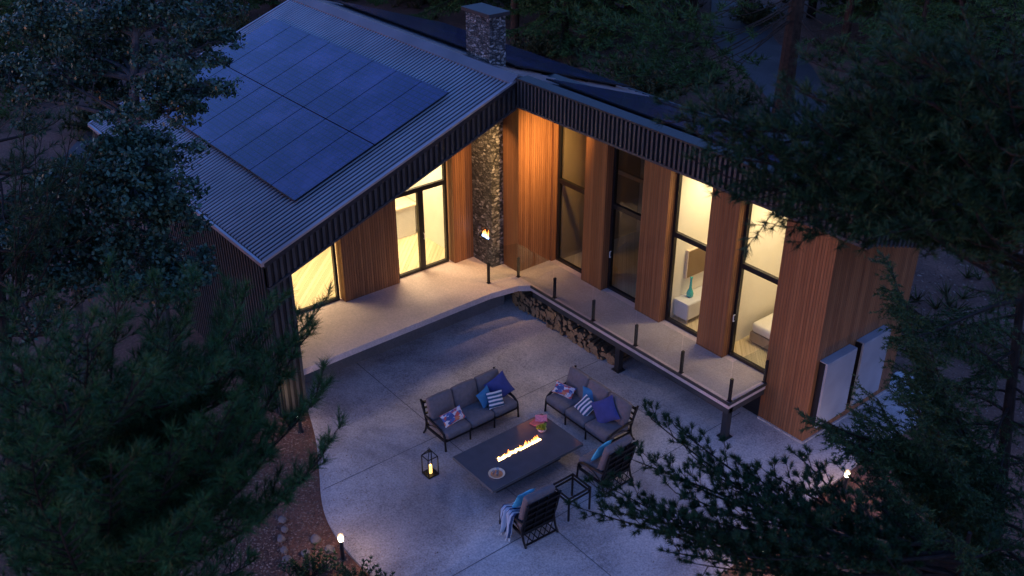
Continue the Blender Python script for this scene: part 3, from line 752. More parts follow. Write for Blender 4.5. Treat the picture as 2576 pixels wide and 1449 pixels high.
# ================================================================== THINGS IN THE ROOMS
b = empty('bed', (6.6, 3.8, 0.0), 0, 'bed with white mattress on a beige base behind the glass of the last window', 'bed')
mb = MB(); mb.box(5.62, 7.7, 2.85, 4.85, 0.06, 0.32); mb.build('bed_base', 'bed_base', b, bevel=0.02)
mb = MB(); mb.cushion(6.66, 3.85, 0.45, 2.06, 1.98, 0.26, 0.08, 0.02); mb.build('mattress', 'bed_white', b)
mb = MB(); mb.cushion(7.3, 3.4, 0.66, 0.5, 0.75, 0.16, 0.07, 0.03); mb.cushion(7.3, 4.3, 0.66, 0.5, 0.75, 0.16, 0.07, 0.03); mb.build('pillow', 'bed_white', b)
c = empty('sideboard', (3.9, 3.3, 0.0), 0, 'long low white sideboard under the wall screen', 'sideboard')
mb = MB(); mb.box(3.63, 4.10, 2.25, 4.6, 0.12, 0.58); mb.build('cabinet', 'white_paint', c, bevel=0.008)
for i in range(3):
    mb = MB(); mb.box(4.101, 4.115, 2.28+0.77*i, 3.02+0.77*i, 0.14, 0.56); mb.build('drawer_front', 'white_paint', c)
for (x, y) in ((3.7, 2.35), (4.03, 2.35), (3.7, 4.5), (4.03, 4.5)):
    mb = MB(); mb.tube([(x, y, 0.002), (x, y, 0.12)], 0.018, 8); mb.build('leg', 'tray_wood', c)
t = empty('television', (3.65, 3.2, 1.05), 0, 'flat screen hung on the white wall above the sideboard', 'television')
mb = MB(); mb.box(3.625, 3.70, 2.55, 3.85, 1.05, 1.85); mb.build('casing', 'tray_wood', t, bevel=0.01)
mb = MB(); mb.box(3.701, 3.706, 2.58, 3.82, 1.08, 1.82); mb.build('screen', 'tv_screen', t)
mb = MB(); mb.lathe([(0.055, 0), (0.085, 0.02), (0.095, 0.09), (0.07, 0.17), (0.035, 0.25), (0.028, 0.42), (0.032, 0.52), (0.042, 0.56)], (3.82, 2.62, 0.582), 20); mb.smooth = True
tag(mb.build('vase', 'vase_teal', None, (3.82, 2.62, 0.582)), 'tall slim turquoise glass vase on the white sideboard', 'vase')
p = empty('potted_plant', (3.85, 3.9, 0.582), 0, 'leafy green plant in a small white pot on the sideboard', 'plant')
mb = MB(); mb.lathe([(0.07, 0), (0.10, 0.02), (0.11, 0.16), (0.10, 0.17)], (3.85, 3.9, 0.582), 16); mb.build('pot', 'white_paint', p)
C = np.array([3.85, 3.9, 1.0])+rng.normal(size=(160, 3))*np.array([0.16, 0.16, 0.16]); V, F = leaves(C, 0.10); fastmesh('foliage', V, F, 'shrub_leaf', p)
k = empty('kitchen_island', (-5.4, -0.9, 0.0), 0, 'white cupboard block inside the living room behind the door', 'cupboard')
mb = MB(); mb.box(-6.4, -4.6, -0.85, -0.15, 0.003, 0.95); mb.build('cabinet', 'white_paint', k, bevel=0.01)
mb = MB(); mb.box(-6.45, -4.55, -0.90, -0.10, 0.952, 0.99); mb.build('worktop', 'tray_wood', k)

# ================================================================== BALUSTRADE, WOOD STACK, WALL BOXES
g = empty('glass_balustrade', (3.2, 0.5, 0.0), 0, 'clear glass railing on short dark posts along the balcony edge', 'railing')
posts = [(-0.79, -0.34), (-0.56, 0.52), (0.95, 0.54), (2.46, 0.54), (3.99, 0.54), (5.50, 0.54), (6.96, 0.55), (6.98, 1.76)]
for (x, y) in posts:
    mb = MB(); mb.box(x-0.027, x+0.027, y-0.016, y+0.05, 0, 0.60); mb.box(x-0.05, x+0.05, y-0.03, y+0.07, 0, 0.012); mb.build('post', 'dark_frame', g)
for (p, q) in zip(posts[:-1], posts[1:]):
    p, q = Vector((p[0], p[1]-0.03, 0.56)), Vector((q[0], q[1]-0.03, 0.56)); dd = (q-p).normalized()
    if abs(dd.y) > 0.9: p.x += 0.0; q.y -= 0.0
    mb = MB(); mb.bar(p+dd*0.012, q-dd*0.012, 0.012, 0.98); mb.build('glass_panel', 'rail_glass', g)
# firewood
logs = []
for kk in range(6):
    r = 0.045+0.012*kk; mb = MB(); ln = 0.62; pr = []
    nn = 9 if kk % 2 else 7; R_ = random.Random(kk)
    prof = [(r*(0.8+0.4*R_.random())*math.cos(2*PI*i/nn), r*(0.8+0.4*R_.random())*math.sin(2*PI*i/nn)) for i in range(nn)]
    if kk in (1, 4): prof = [(x, max(z, -r*0.15)) for x, z in prof]
    vs = [(x, -ln/2, z) for x, z in prof]+[(x, ln/2, z) for x, z in prof]
    mb.add(vs, [(i, (i+1) % nn, nn+(i+1) % nn, nn+i) for i in range(nn)], 0)
    mb.add([vs[i] for i in range(nn)], [tuple(range(nn))[::-1]], 1); mb.add([vs[nn+i] for i in range(nn)], [tuple(range(nn))], 1)
    me_o = mb.build('log', ['log_bark', 'log_end'], None, local=True); logs.append(me_o.data); bpy.data.objects.remove(me_o)
R_ = random.Random(5)
x = -0.95; cols = []
for col in range(40):
    x += 0.105
    if x > 3.25: break
    z = G+0.055; top = (-0.47+0.09*math.sin(col*0.9)+R_.uniform(-.06, .04)) if x < 2.2 else -0.62-0.13*(x-2.2)*2
    while z < top:
        o = bpy.data.objects.new('firewood_log', logs[R_.randrange(6)]); COL.objects.link(o)
        o.location = (x+R_.uniform(-.03, .03), 0.93+R_.uniform(-.10, .07), z+R_.uniform(-.01, .01)); o.rotation_euler = (R_.uniform(-.03, .03), R_.uniform(0, 6.28), R_.uniform(-.12, .12)+(0.3*R_.random() if x > 2.2 else 0))
        tag(o, 'split firewood log in the low stack under the balcony', 'firewood', 'firewood logs stacked under the balcony'); z += 0.098
# white boxes on the end wall
for i, (v0, v1, lb) in enumerate(((1.90, 3.00, 'white flat cabinet on the end wall, nearer the house corner'), (3.25, 4.32, 'white flat cabinet on the end wall, the farther one half behind spruce twigs'))):
    e = empty('wall_cabinet', (8.2, (v0+v1)/2, -0.45), 0, lb, 'wall cabinet', 'white cabinets on the end wall')
    mb = MB(); mb.box(8.202, 8.36, v0+0.01, v1-0.01, -0.52, 1.13); mb.build('casing', 'dark_frame', e)
    mb = MB(); mb.box(8.361, 8.42, v0, v1, -0.54, 1.15); mb.build('front_panel', 'cabinet_grey', e, bevel=0.01)
    mb = MB(); mb.box(8.21, 8.415, v0+0.005, v1-0.005, 1.151, 1.175); mb.build('lid', 'cabinet_grey', e)

# ================================================================== PATIO FURNITURE
def make_seat(W, cushions, name, label, cat, group, loc, rz, HB=0.95):
    """local frame: x across, +y the way it faces, back at -y"""
    root = empty(name, loc, rz, label, cat, group); D = 0.84; hw = W/2
    def part(mb, nm, mat, **k): return mb.build(nm, mat, root, local=True, **k)
    mb = MB(); sz = 0.27
    mb.bar((-hw, 0.40, sz), (hw, 0.40, sz), 0.045, 0.06); mb.bar((-hw, -0.34, sz), (hw, -0.34, sz), 0.045, 0.05)
    for s in (-1, 1): mb.bar((s*hw, -0.36, sz-0.01), (s*hw, 0.41, sz), 0.04, 0.055)
    nb = 3*cushions
    for i in range(1, nb): x = -hw+W*i/nb; mb.bar((x, -0.33, sz), (x, 0.39, sz), 0.03, 0.02)
    part(mb, 'seat_frame', 'chair_metal')
    mb = MB()   # back frame with slats
    for i, t in enumerate((0.0, 0.22, 0.45, 0.68, 0.9)):
        y = -0.34-0.16*t; z = 0.30+(HB-0.36)*t; mb.bar((-hw+0.02, y, z), (hw-0.02, y, z), 0.05, 0.025 if 0 < i < 4 else 0.04)
    for i in range(nb+1):
        x = -hw+0.03+(W-0.06)*i/nb; mb.bar((x, -0.34, 0.30), (x, -0.49, HB-0.06), 0.02, 0.03)
    for i in range(5):
        xa = -hw+0.05+(W-0.1)*i/5; xb = -hw+0.05+(W-0.1)*(i+1)/5
        if W < 1: mb.bar((xa, -0.36, 0.26), (xb, -0.43, 0.06), 0.015, 0.02); mb.bar((xb, -0.36, 0.26), (xa, -0.43, 0.06), 0.015, 0.02)
    if W < 1: mb.bar((-hw, -0.44, 0.05), (hw, -0.44, 0.05), 0.03, 0.03); mb.add([(-hw+.03, -0.33, .33), (hw-.03, -0.33, .33), (hw-.03, -0.47, HB-.06), (-hw+.03, -0.47, HB-.06), (-hw+.03, -0.325, .33), (hw-.03, -0.325, .33), (hw-.03, -0.465, HB-.06), (-hw+.03, -0.465, HB-.06)], [(0,1,2,3),(7,6,5,4),(0,4,5,1),(3,2,6,7)])
    part(mb, 'back_frame', 'chair_metal')
    for s in (-1, 1):
        mb = MB(); x = s*hw
        mb.tube([(x, -0.52, HB-0.03), (x, -0.49, HB-0.12), (x, -0.39, 0.60), (x, -0.33, 0.42), (x, -0.34, 0.27), (x, -0.39, 0.12), (x, -0.47, 0.0)], [0.027, 0.026, 0.026, 0.028, 0.028, 0.025, 0.027], 8)
        part(mb, 'leg', 'chair_metal')
        mb = MB()
        mb.tube([(x, 0.42, 0.0), (x, 0.41, 0.12), (x, 0.40, 0.27), (x, 0.38, 0.36)], [0.028, 0.023, 0.026, 0.024], 8)
        part(mb, 'leg', 'chair_metal')
        mb = MB(); mb.tube([(x, -0.37, 0.56), (x, -0.2, 0.535), (x, 0.05, 0.51), (x, 0.25, 0.47), (x, 0.36, 0.41), (x, 0.40, 0.33)], [0.026, 0.03, 0.032, 0.032, 0.028, 0.024], 8)
        mb.tube([(x, -0.30, 0.30), (x, -0.10, 0.42), (x, 0.15, 0.46), (x, 0.36, 0.40)], 0.012, 6)
        part(mb, 'armrest', 'chair_metal')
    if cushions > 1:
        for i in range(1, cushions):
            x = -hw+W*i/cushions; mb = MB(); mb.tube([(x, 0.40, 0.0), (x, 0.40, 0.25)], [0.022, 0.02], 8); part(mb, 'leg', 'chair_metal')
    cw = (W-0.06)/cushions
    for i in range(cushions):
        x = -hw+0.03+cw*(i+0.5)
        mb = MB(); mb.cushion(x, 0.065, 0.385, cw-0.006, 0.78, 0.185, 0.06, 0.02); part(mb, 'seat_cushion', 'taupe_fabric')
        mb = MB(); Rm = Matrix.Rotation(math.radians(15), 3, 'X')
        mb.cushion(x, -0.275, 0.45+(HB-0.40)/2, cw-0.03, 0.16, HB-0.38, 0.045, 0.045, R=Rm); part(mb, 'back_cushion', 'taupe_fabric')
    return root
gs = 'sofas and armchairs round the fire table'
make_seat(2.10, 3, 'sofa', 'dark framed three seat sofa nearest the terrace, floral pillow on its left seat', 'sofa', gs, (2.96, -3.69, G), -PI/2)
make_seat(2.10, 3, 'sofa', 'dark framed three seat sofa with its back to the firewood stack and balcony', 'sofa', gs, (4.66, -1.58, G), PI)
make_seat(0.82, 1, 'armchair', 'dark framed armchair beside the glass side table, half behind pine twigs', 'armchair', gs, (6.27, -2.58, G), PI/2+0.02, 1.15)
make_seat(0.80, 1, 'armchair', 'dark framed armchair in front with a striped throw over its arm', 'armchair', gs, (6.42, -4.84, G), PI/2-0.05, 1.15)
def pil(loc, rz, tilt, roll, w, h, mat, name, label, t=0.075):
    M = Matrix.Rotation(rz, 4, 'Z') @ Matrix.Rotation(math.radians(90-tilt), 4, 'X') @ Matrix.Rotation(math.radians(roll), 4, 'Z')
    mb = MB(); mb.pillow(w, h, t, Matrix.Identity(4))
    o = mb.build(name, mat, None, local=True); o.location = loc; o.rotation_euler = M.to_euler()
    return tag(o, label, 'pillow', 'scatter pillows on the seats')
zs = G+0.47
# sofa facing +X (rz=-90): pillows lean against the back
pil((3.10, -4.33, zs+0.15), PI/2-0.1, 40, 8, 0.58, 0.32, 'floral_fabric', 'scatter_pillow', 'oblong red white and blue floral pillow on the left sofa')
pil((3.02, -3.34, zs+0.20), PI/2+0.15, 24, 12, 0.42, 0.42, 'teal_fabric', 'scatter_pillow', 'mid blue pillow behind the striped pillow on the left sofa')
pil((3.20, -3.18, zs+0.17), PI/2-0.1, 34, -6, 0.42, 0.40, 'stripe_fabric', 'scatter_pillow', 'navy and white striped pillow on the left sofa')
pil((2.95, -2.87, zs+0.24), PI/2-0.25, 24, 24, 0.58, 0.58, 'navy_fabric', 'scatter_pillow', 'large violet blue pillow at the right end of the left sofa')
# sofa facing -Y (rz=180)
pil((3.88, -1.66, zs+0.14), 0.35, 42, -4, 0.56, 0.30, 'floral_fabric', 'scatter_pillow', 'oblong red white and blue floral pillow on the right sofa')
pil((4.50, -1.42, zs+0.20), 0.15, 22, 14, 0.42, 0.42, 'teal_fabric', 'scatter_pillow', 'mid blue pillow behind the striped pillow on the right sofa')
pil((4.70, -1.72, zs+0.16), 0.35, 42, 62, 0.42, 0.42, 'stripe_fabric', 'scatter_pillow', 'navy and white striped pillow on the right sofa')
pil((5.20, -1.58, zs+0.26), 0.35, 30, 36, 0.58, 0.58, 'navy_fabric', 'scatter_pillow', 'large violet blue pillow at the right end of the right sofa')
pil((6.20, -2.64, zs+0.27), -PI/2+0.1, 22, 4, 0.46, 0.50, 'sky_fabric', 'scatter_pillow', 'bright sky blue pillow on the armchair beside the side table', 0.06)
pil((6.35, -4.92, zs+0.28), -PI/2-0.05, 22, 4, 0.46, 0.50, 'sky_fabric', 'scatter_pillow', 'bright sky blue pillow on the armchair with the throw', 0.06)
# throw over the arm at -Y side of front chair
mb = MB(); prof = [(6.55, -4.80, 0.56), (6.35, -4.92, 0.49), (6.2, -5.02, 0.50), (6.12, -5.14, 0.57), (6.1, -5.235, 0.615), (6.12, -5.30, 0.57), (6.16, -5.325, 0.40), (6.22, -5.33, 0.22), (6.30, -5.36, 0.08)]
prof = [(5.0, p[1], p[2]) for p in prof]; m = 22; nv = len(prof); vs = []
for j in range(m+1):
    s = j/m
    for i, p in enumerate(prof):
        f = i/(nv-1); wv = 0.028*math.sin(s*PI*7+i*0.4)*min(1, f*1.6)
        vs.append((6.08+0.40*s*(1-0.15*f)+0.10*f, p[1]-wv*1.1-(0.05*math.sin(s*9)*f if i > 5 else 0), G+p[2]+wv*0.4*(1-f)))
mb.add(vs, [(j*nv+i, (j+1)*nv+i, (j+1)*nv+i+1, j*nv+i+1) for j in range(m) for i in range(nv-1)]); mb.smooth = True
thr = mb.build('throw_blanket', 'throw_fabric', None, (6.3, -5.2, G)); tag(thr, 'blue and white striped throw hanging over the arm of the front armchair', 'blanket')
sm = thr.modifiers.new('s', 'SOLIDIFY'); sm.thickness = 0.012
mb = MB()
for j in range(0, m+1, 2):
    p = vs[j*nv+nv-1]; mb.tube([p, (p[0]+0.01*math.sin(j), p[1]-0.03, max(G+0.01, p[2]-0.06))], [0.007, 0.012], 5)
mb.build('tassels', 'white_paint', thr)
# fire table
T = empty('fire_table', (4.80, -3.79, G), 0, 'large low dark rectangular table with a line of flames', 'fire pit table')
mb = MB(); bx0, bx1, by0, by1 = 4.72, 4.84, -4.36, -3.14; X0, X1, Y0, Y1, Z1 = 4.10, 5.51, -5.04, -2.54, G+0.45; Z0 = Z1-0.045
mb.box(X0, bx0, Y0, Y1, Z0, Z1); mb.box(bx1, X1, Y0, Y1, Z0, Z1); mb.box(bx0, bx1, Y0, by0, Z0, Z1); mb.box(bx0, bx1, by1, Y1, Z0, Z1)
mb.build('tabletop', 'table_stone', T)
mb = MB()
for q in ((X0-0.012, X0-0.001, Y0-0.012, Y1+0.012), (X1+0.001, X1+0.012, Y0-0.012, Y1+0.012), (X0, X1, Y0-0.012, Y0-0.001), (X0, X1, Y1+0.001, Y1+0.012)): mb.box(*q, Z0-0.02, Z1+0.003)
mb.build('table_rim', 'table_rim', T)
mb = MB(); mb.box(4.42, 5.20, -4.7, -2.9, G, Z0-0.001); mb.build('base', 'steel_dark', T)
mb = MB(); mb.box(bx0+0.002, bx1-0.002, by0+0.002, by1-0.002, Z0, Z0+0.02); mb.build('burner', 'steel_dark', T)
mb = MB(); R_ = random.Random(2)
flames(mb, [(4.78+R_.uniform(-.035, .035), by0+0.03+(by1-by0-0.06)*i/64, Z0+0.02) for i in range(65)], 0.042, 0.030, 8); mb.build('flame', 'flame_white', T)
mb = MB(); flames(mb, [(4.77+R_.uniform(-.03, .03), by0+0.1+(by1-by0-0.12)*R_.random(), Z0+0.03) for i in range(16)], 0.09, 0.024, 9); mb.build('flame', 'flame', T)
# tray with jars
t = empty('serving_tray', (5.15, -4.66, Z1), 0, 'round pale tray on the near corner of the fire table', 'tray')
mb = MB(); mb.lathe([(0.10, 0.002), (0.15, 0.006), (0.175, 0.035), (0.18, 0.036), (0.178, 0.042), (0.165, 0.03), (0.14, 0.014)], (5.15, -4.66, Z1), 28); mb.build('tray_dish', 'tray_wood', t)
mb = MB(); mb.lathe([(0.132, 0.0145), (0.130, 0.018)], (5.15, -4.66, Z1), 24); mb.build('tray_inlay', 'tray_copper', t)
for (dx, dy, h, r, lb) in ((-0.03, 0.05, 0.13, 0.036, 'tallest glass tumbler on the round tray'), (0.045, -0.02, 0.09, 0.034, 'short glass tumbler on the tray, nearest the viewer'), (-0.04, -0.05, 0.085, 0.032, 'short glass tumbler on the tray, left of the others')):
    mb = MB(); mb.lathe([(r*0.8, 0), (r*0.85, 0.004), (r, h), (r*0.93, h), (r*0.8, 0.008)], (5.15+dx, -4.66+dy, Z1+0.019), 16); mb.smooth = True
    tag(mb.build('drinking_glass', 'smoke_glass', None, (5.15+dx, -4.66+dy, Z1+0.019)), lb, 'glass', 'glasses on the round tray')
p = empty('succulent_bowl', (4.60, -2.95, Z1), 0, 'small pale pot of yellow green succulents on the fire table', 'potted plant')
mb = MB(); mb.lathe([(0.05, 0), (0.08, 0.01), (0.105, 0.06), (0.10, 0.09), (0.088, 0.08)], (4.60, -2.95, Z1), 20); mb.smooth = True; mb.build('pot', 'pot_pink', p)
Pn = np.array([4.60, -2.95, Z1+0.09])+rng.normal(size=(26, 3))*np.array([0.045, 0.045, 0.015]); V, F = spray(Pn, np.repeat(UPV[None], 26, 0)+rng.normal(size=(26, 3))*0.3, 0.085, 0.035, 12, (0.2, 1.2)); fastmesh('foliage', V, F, 'succulent_leaf', p)
for (dx, dy, rz, mt, lb) in ((0, 0, 0.3, 'napkin_coral', 'coral red folded napkin on the fire table beside the succulents'), (-0.06, 0.17, 0.9, 'napkin_pink', 'pink folded napkin on the fire table, farther from the flames')):
    mb = MB(); vs = []
    for i in range(9):
        for j in range(9): x_, y_ = (i/8-.5)*0.27, (j/8-.5)*0.25; vs.append((x_, y_, 0.012+0.022*abs(math.sin(x_*17+y_*9+rz*5))))
    mb.add(vs, [(i*9+j, (i+1)*9+j, (i+1)*9+j+1, i*9+j+1) for i in range(8) for j in range(8)]); mb.smooth = True
    o = mb.build('napkin', mt, None, local=True); o.location = (4.33+dx, -2.86+dy, Z1+0.001+(0.02 if dx else 0)); o.rotation_euler = (0, 0, rz); s_ = o.modifiers.new('s', 'SOLIDIFY'); s_.thickness = 0.006
    tag(o, lb, 'napkin', 'napkins on the fire table')
# glass side table
t = empty('side_table', (6.53, -3.79, G), 0, 'square side table with a clear glass top and black metal frame', 'side table')
sx0, sx1, sy0, sy1, sz1 = 6.26, 6.80, -4.08, -3.50, G+0.58
mb = MB()
for z in (sz1, sz1-0.10):
    for p, q in (((sx0, sy0), (sx1, sy0)), ((sx1, sy0), (sx1, sy1)), ((sx1, sy1), (sx0, sy1)), ((sx0, sy1), (sx0, sy0))):
        mb.bar((p[0], p[1], z), (q[0], q[1], z), 0.03, 0.03)
mb.build('frame', 'chair_metal', t)
for (x, y) in ((sx0, sy0), (sx1, sy0), (sx1, sy1), (sx0, sy1)):
    mb = MB(); mb.box(x-0.017, x+0.017, y-0.017, y+0.017, G, sz1+0.016); mb.build('leg', 'chair_metal', t)
mb = MB(); mb.box(sx0+0.016, sx1-0.016, sy0+0.016, sy1-0.016, sz1-0.002, sz1+0.008); mb.build('glass_top', 'rail_glass', t)
# lantern
ln = empty('candle_lantern', (3.80, -5.45, G), 0, 'tall black framed lantern with a lit candle on the patio', 'lantern')
lx, ly, lw, lh = 3.80, -5.45, 0.125, 0.50
mb = MB(); mb.box(lx-lw-.01, lx+lw+.01, ly-lw-.01, ly+lw+.01, G, G+0.035)
for sx in (-1, 1):
    for sy in (-1, 1):
        mb.bar((lx+sx*lw, ly+sy*lw, G+0.035), (lx+sx*lw, ly+sy*lw, G+lh), 0.018, 0.018)
        mb.bar((lx+sx*lw, ly+sy*lw, G+lh), (lx+sx*0.035, ly+sy*0.035, G+lh+0.13), 0.016, 0.016)
for z in (G+lh,):
    for sg in (-1, 1): mb.bar((lx-lw, ly+sg*lw, z), (lx+lw, ly+sg*lw, z), 0.016, 0.016); mb.bar((lx+sg*lw, ly-lw, z), (lx+sg*lw, ly+lw, z), 0.016, 0.016)
mb.box(lx-0.04, lx+0.04, ly-0.04, ly+0.04, G+lh+0.12, G+lh+0.145)
mb.build('frame', 'chair_metal', ln)
mb = MB(); mb.tube([(lx+0.05*math.cos(t_), ly, G+lh+0.16+0.05*math.sin(t_)) for t_ in np.linspace(0, 2*PI, 13)], 0.007, 6); mb.build('handle', 'chair_metal', ln)
mb = MB(); mb.lathe([(0.042, 0.036), (0.043, 0.05), (0.043, 0.235), (0.036, 0.24)], (lx, ly, G), 18); mb.build('candle', 'candle_glow', ln)
mb = MB(); flames(mb, [(lx, ly, G+0.24)], 0.06, 0.014, 1); mb.build('flame', 'flame_white', ln)
# bollard lights
def bollard(x, y, h, label, e=25):
    b = empty('bollard_light', (x, y, gh(x, y)), 0, label, 'bollard light', 'bollard lights round the patio edge'); z = gh(x, y)
    mb = MB(); mb.lathe([(0.07, 0), (0.07, 0.015), (0.04, 0.02), (0.04, h-0.13)], (x, y, z), 16); mb.build('post', 'steel_dark', b)
    mb = MB(); mb.lathe([(0.042, h-0.13), (0.05, h-0.12), (0.052, h-0.01), (0.045, h)], (x, y, z), 16); mb.smooth = True; mb.build('lamp', 'lamp_glow', b)
    mb = MB(); mb.lathe([(0.055, h), (0.055, h+0.012), (0.02, h+0.02)], (x, y, z), 16); mb.build('cap', 'steel_dark', b)
    l = bpy.data.lights.new('bollard_bulb', 'POINT'); l.energy = e; l.color = (1.0, 0.62, 0.32); l.shadow_soft_size = 0.06
    o = bpy.data.objects.new('bulb', l); COL.objects.link(o); o.parent = b; o.location = (0, 0, h+0.09)
bollard(0.62, -6.92, 0.55, 'short lit bollard light in the mulch nearest the black column', 9)
bollard(4.80, -8.22, 0.62, 'lit bollard light at the rounded patio edge, bottom left of the patio')
bollard(9.75, 1.18, 0.55, 'lit bollard light at the right patio edge below the spruce')
bollard(10.05, -1.95, 0.50, 'lit bollard light at the bottom edge behind the pine twigs')

# ================================================================== TREES AND PLANTS
def W(px, py, w): return tuple(at(px, py, w))
def base_of(p, dx=0, dy=0): return (p[0]+dx, p[1]+dy, gh(p[0]+dx, p[1]+dy)-0.1)
# big pine in the foreground, lower left
t0 = W(130, 900, 9.2); 
tg = [(790, 1010, 8.4), (800, 1162, 8.2), (765, 820, 9.4), (740, 885, 9.2), (670, 810, 9.4), (600, 790, 9.6), (560, 790, 9.8), (480, 745, 9.6), (400, 750, 9.6), (300, 760, 9.5), (650, 930, 9.0), (620, 1080, 8.5), (640, 1010, 8.8), (590, 1150, 8.2), (560, 1060, 8.0), (560, 1230, 7.9), (470, 1330, 7.6), (580, 1330, 8.0), (350, 1410, 7.4), (610, 1230, 8.2), (520, 960, 8.2), (430, 1120, 7.6), (330, 980, 7.6), (280, 1180, 7.2), (150, 1330, 7.0), (80, 1150, 7.2), (60, 960, 7.6), (220, 850, 8.2), (60, 800, 8.8), (160, 1030, 7.3), (560, 860, 9.0), (430, 860, 8.8)]
lim = [(0.62+0.30*random.random(), W(*q)) for q in tg]
pine('pine_tree', base_of(t0, -0.3, -0.4), t0, 0.17, lim, 54, 'large dark green pine filling the lower left foreground', 'tree', nl=0.15, nw=0.0075, k=26, lmax=1.85, ltop=0.8, rise=0.02, z0=0.36, z1=0.985, sub=0.085, twig=0.6, tuft_gap=0.085)
# pine in the foreground, lower right
t1 = W(2440, 1340, 10.6)
tg = [(1480, 1285, 10.6), (1520, 1235, 10.6), (1640, 1055, 11.0), (1700, 1075, 11.0), (1600, 1160, 10.8), (1745, 1150, 10.9), (1620, 1310, 10.4), (1760, 1420, 10.0), (1690, 1390, 10.1), (1880, 1185, 10.9), (1830, 1290, 10.4), (1930, 1190, 10.8), (2010, 1150, 10.9), (1960, 1290, 10.2), (2040, 1230, 10.6), (1990, 1400, 9.8), (2080, 1330, 10.0), (2180, 1290, 10.2), (1880, 1400, 9.9), (2230, 1400, 9.8), (1700, 1240, 10.6), (1560, 1290, 10.5), (1780, 1330, 10.2), (1660, 1180, 10.8), (1560, 1240, 10.7), (1720, 1290, 10.4), (1840, 1230, 10.6), (1900, 1260, 10.5), (1950, 1350, 10.1), (1800, 1380, 10.0), (2100, 1270, 10.3), (2140, 1200, 10.6), (2060, 1400, 9.8), (1660, 1330, 10.3)]
lim = [(0.78+0.20*random.random(), W(*q)) for q in tg]
pine('pine_tree', base_of(t1, 0.3, -0.3), t1, 0.13, lim, 20, 'dark pine reaching in from the lower right over the patio furniture', 'tree', mat='pine_needles_dark', nl=0.095, nw=0.0075, k=54, lmax=2.0, ltop=0.8, z0=0.5, z1=0.95, sub=0.105, twig=0.46, tuft_gap=0.085, up=0.25, tl=0.8, bare=0.42, spread=(0.15, 1.1), sag=0.05)
# blurred pine in the foreground, upper right
t2 = W(2700, 60, 7.6)
tg = [(1735, 300, 8.6), (1790, 365, 8.5), (1845, 450, 8.4), (1775, 280, 8.6), (1840, 300, 8.5), (1870, 400, 8.4), (1930, 480, 8.3), (1950, 525, 8.3), (2010, 560, 8.2), (2060, 540, 8.2), (2120, 580, 8.1), (2200, 540, 7.9), (2290, 520, 7.8), (2350, 470, 7.6), (2450, 430, 7.4), (2530, 520, 7.3), (2480, 580, 7.4), (2380, 380, 7.6), (2420, 300, 7.4), (2540, 240, 7.2), (2270, 330, 7.7), (2160, 420, 8.0), (2100, 480, 8.0), (2000, 420, 8.2), (2180, 280, 7.9), (2380, 180, 7.5), (2550, 400, 7.2), (2250, 440, 7.8), (2440, 80, 7.5), (1990, 470, 8.2), (2060, 430, 8.1), (2080, 260, 8.1), (2130, 180, 8.0), (2200, 330, 7.8), (2180, 480, 7.9), (2230, 580, 7.9), (2300, 420, 7.6), (2350, 260, 7.5), (2300, 120, 7.6), (2420, 500, 7.4), (2400, 620, 7.6), (2500, 350, 7.2), (2220, 240, 7.8), (2120, 360, 8.0), (1930, 380, 8.3), (2330, 560, 7.6), (2260, 60, 7.8), (2480, 180, 7.3), (2040, 340, 8.2)]
lim = [(0.80+0.19*random.random(), W(*q)) for q in tg]
pine('pine_tree', base_of(W(3350, 500, 8.0)), t2, 0.20, lim, 0, 'near blue green pine hanging over the upper right of the roof', 'tree', mat='pine_needles_dark', nl=0.12, nw=0.008, k=26, lmax=2.2, ltop=1.0, z0=0.5, z1=0.97, sub=0.095, twig=0.58, tuft_gap=0.085, up=0.1)
# spruce on the right
t3 = W(2610, 380, 12.3)
tg = [(2270, 800, 11.6), (2275, 870, 11.6), (2270, 960, 11.4), (2075, 1095, 11.2), (2130, 1140, 11.2), (2200, 1040, 11.3), (2180, 1090, 11.2), (2230, 700, 12.0), (2250, 760, 11.8), (2200, 1200, 11.0), (2280, 1300, 10.6), (2300, 1060, 11.0), (2330, 900, 11.2), (2350, 1120, 10.8), (2380, 1380, 10.2)]
lim = [(0.45+0.4*random.random() if q[1] < 950 else 0.35+0.25*random.random(), W(*q)) for q in tg]
spruce('spruce_tree', base_of(W(2720, 1300, 11.4)), t3, 0.16, 74, 'dense dark spruce with drooping twigs along the right edge', 'tree', lmax=1.9, ltop=0.5, z0=0.30, z1=0.99, droop=0.30, nl=0.06, nw=0.014, dens=150, twig=0.6, gap=0.12, limbs=lim, hang=0.35)
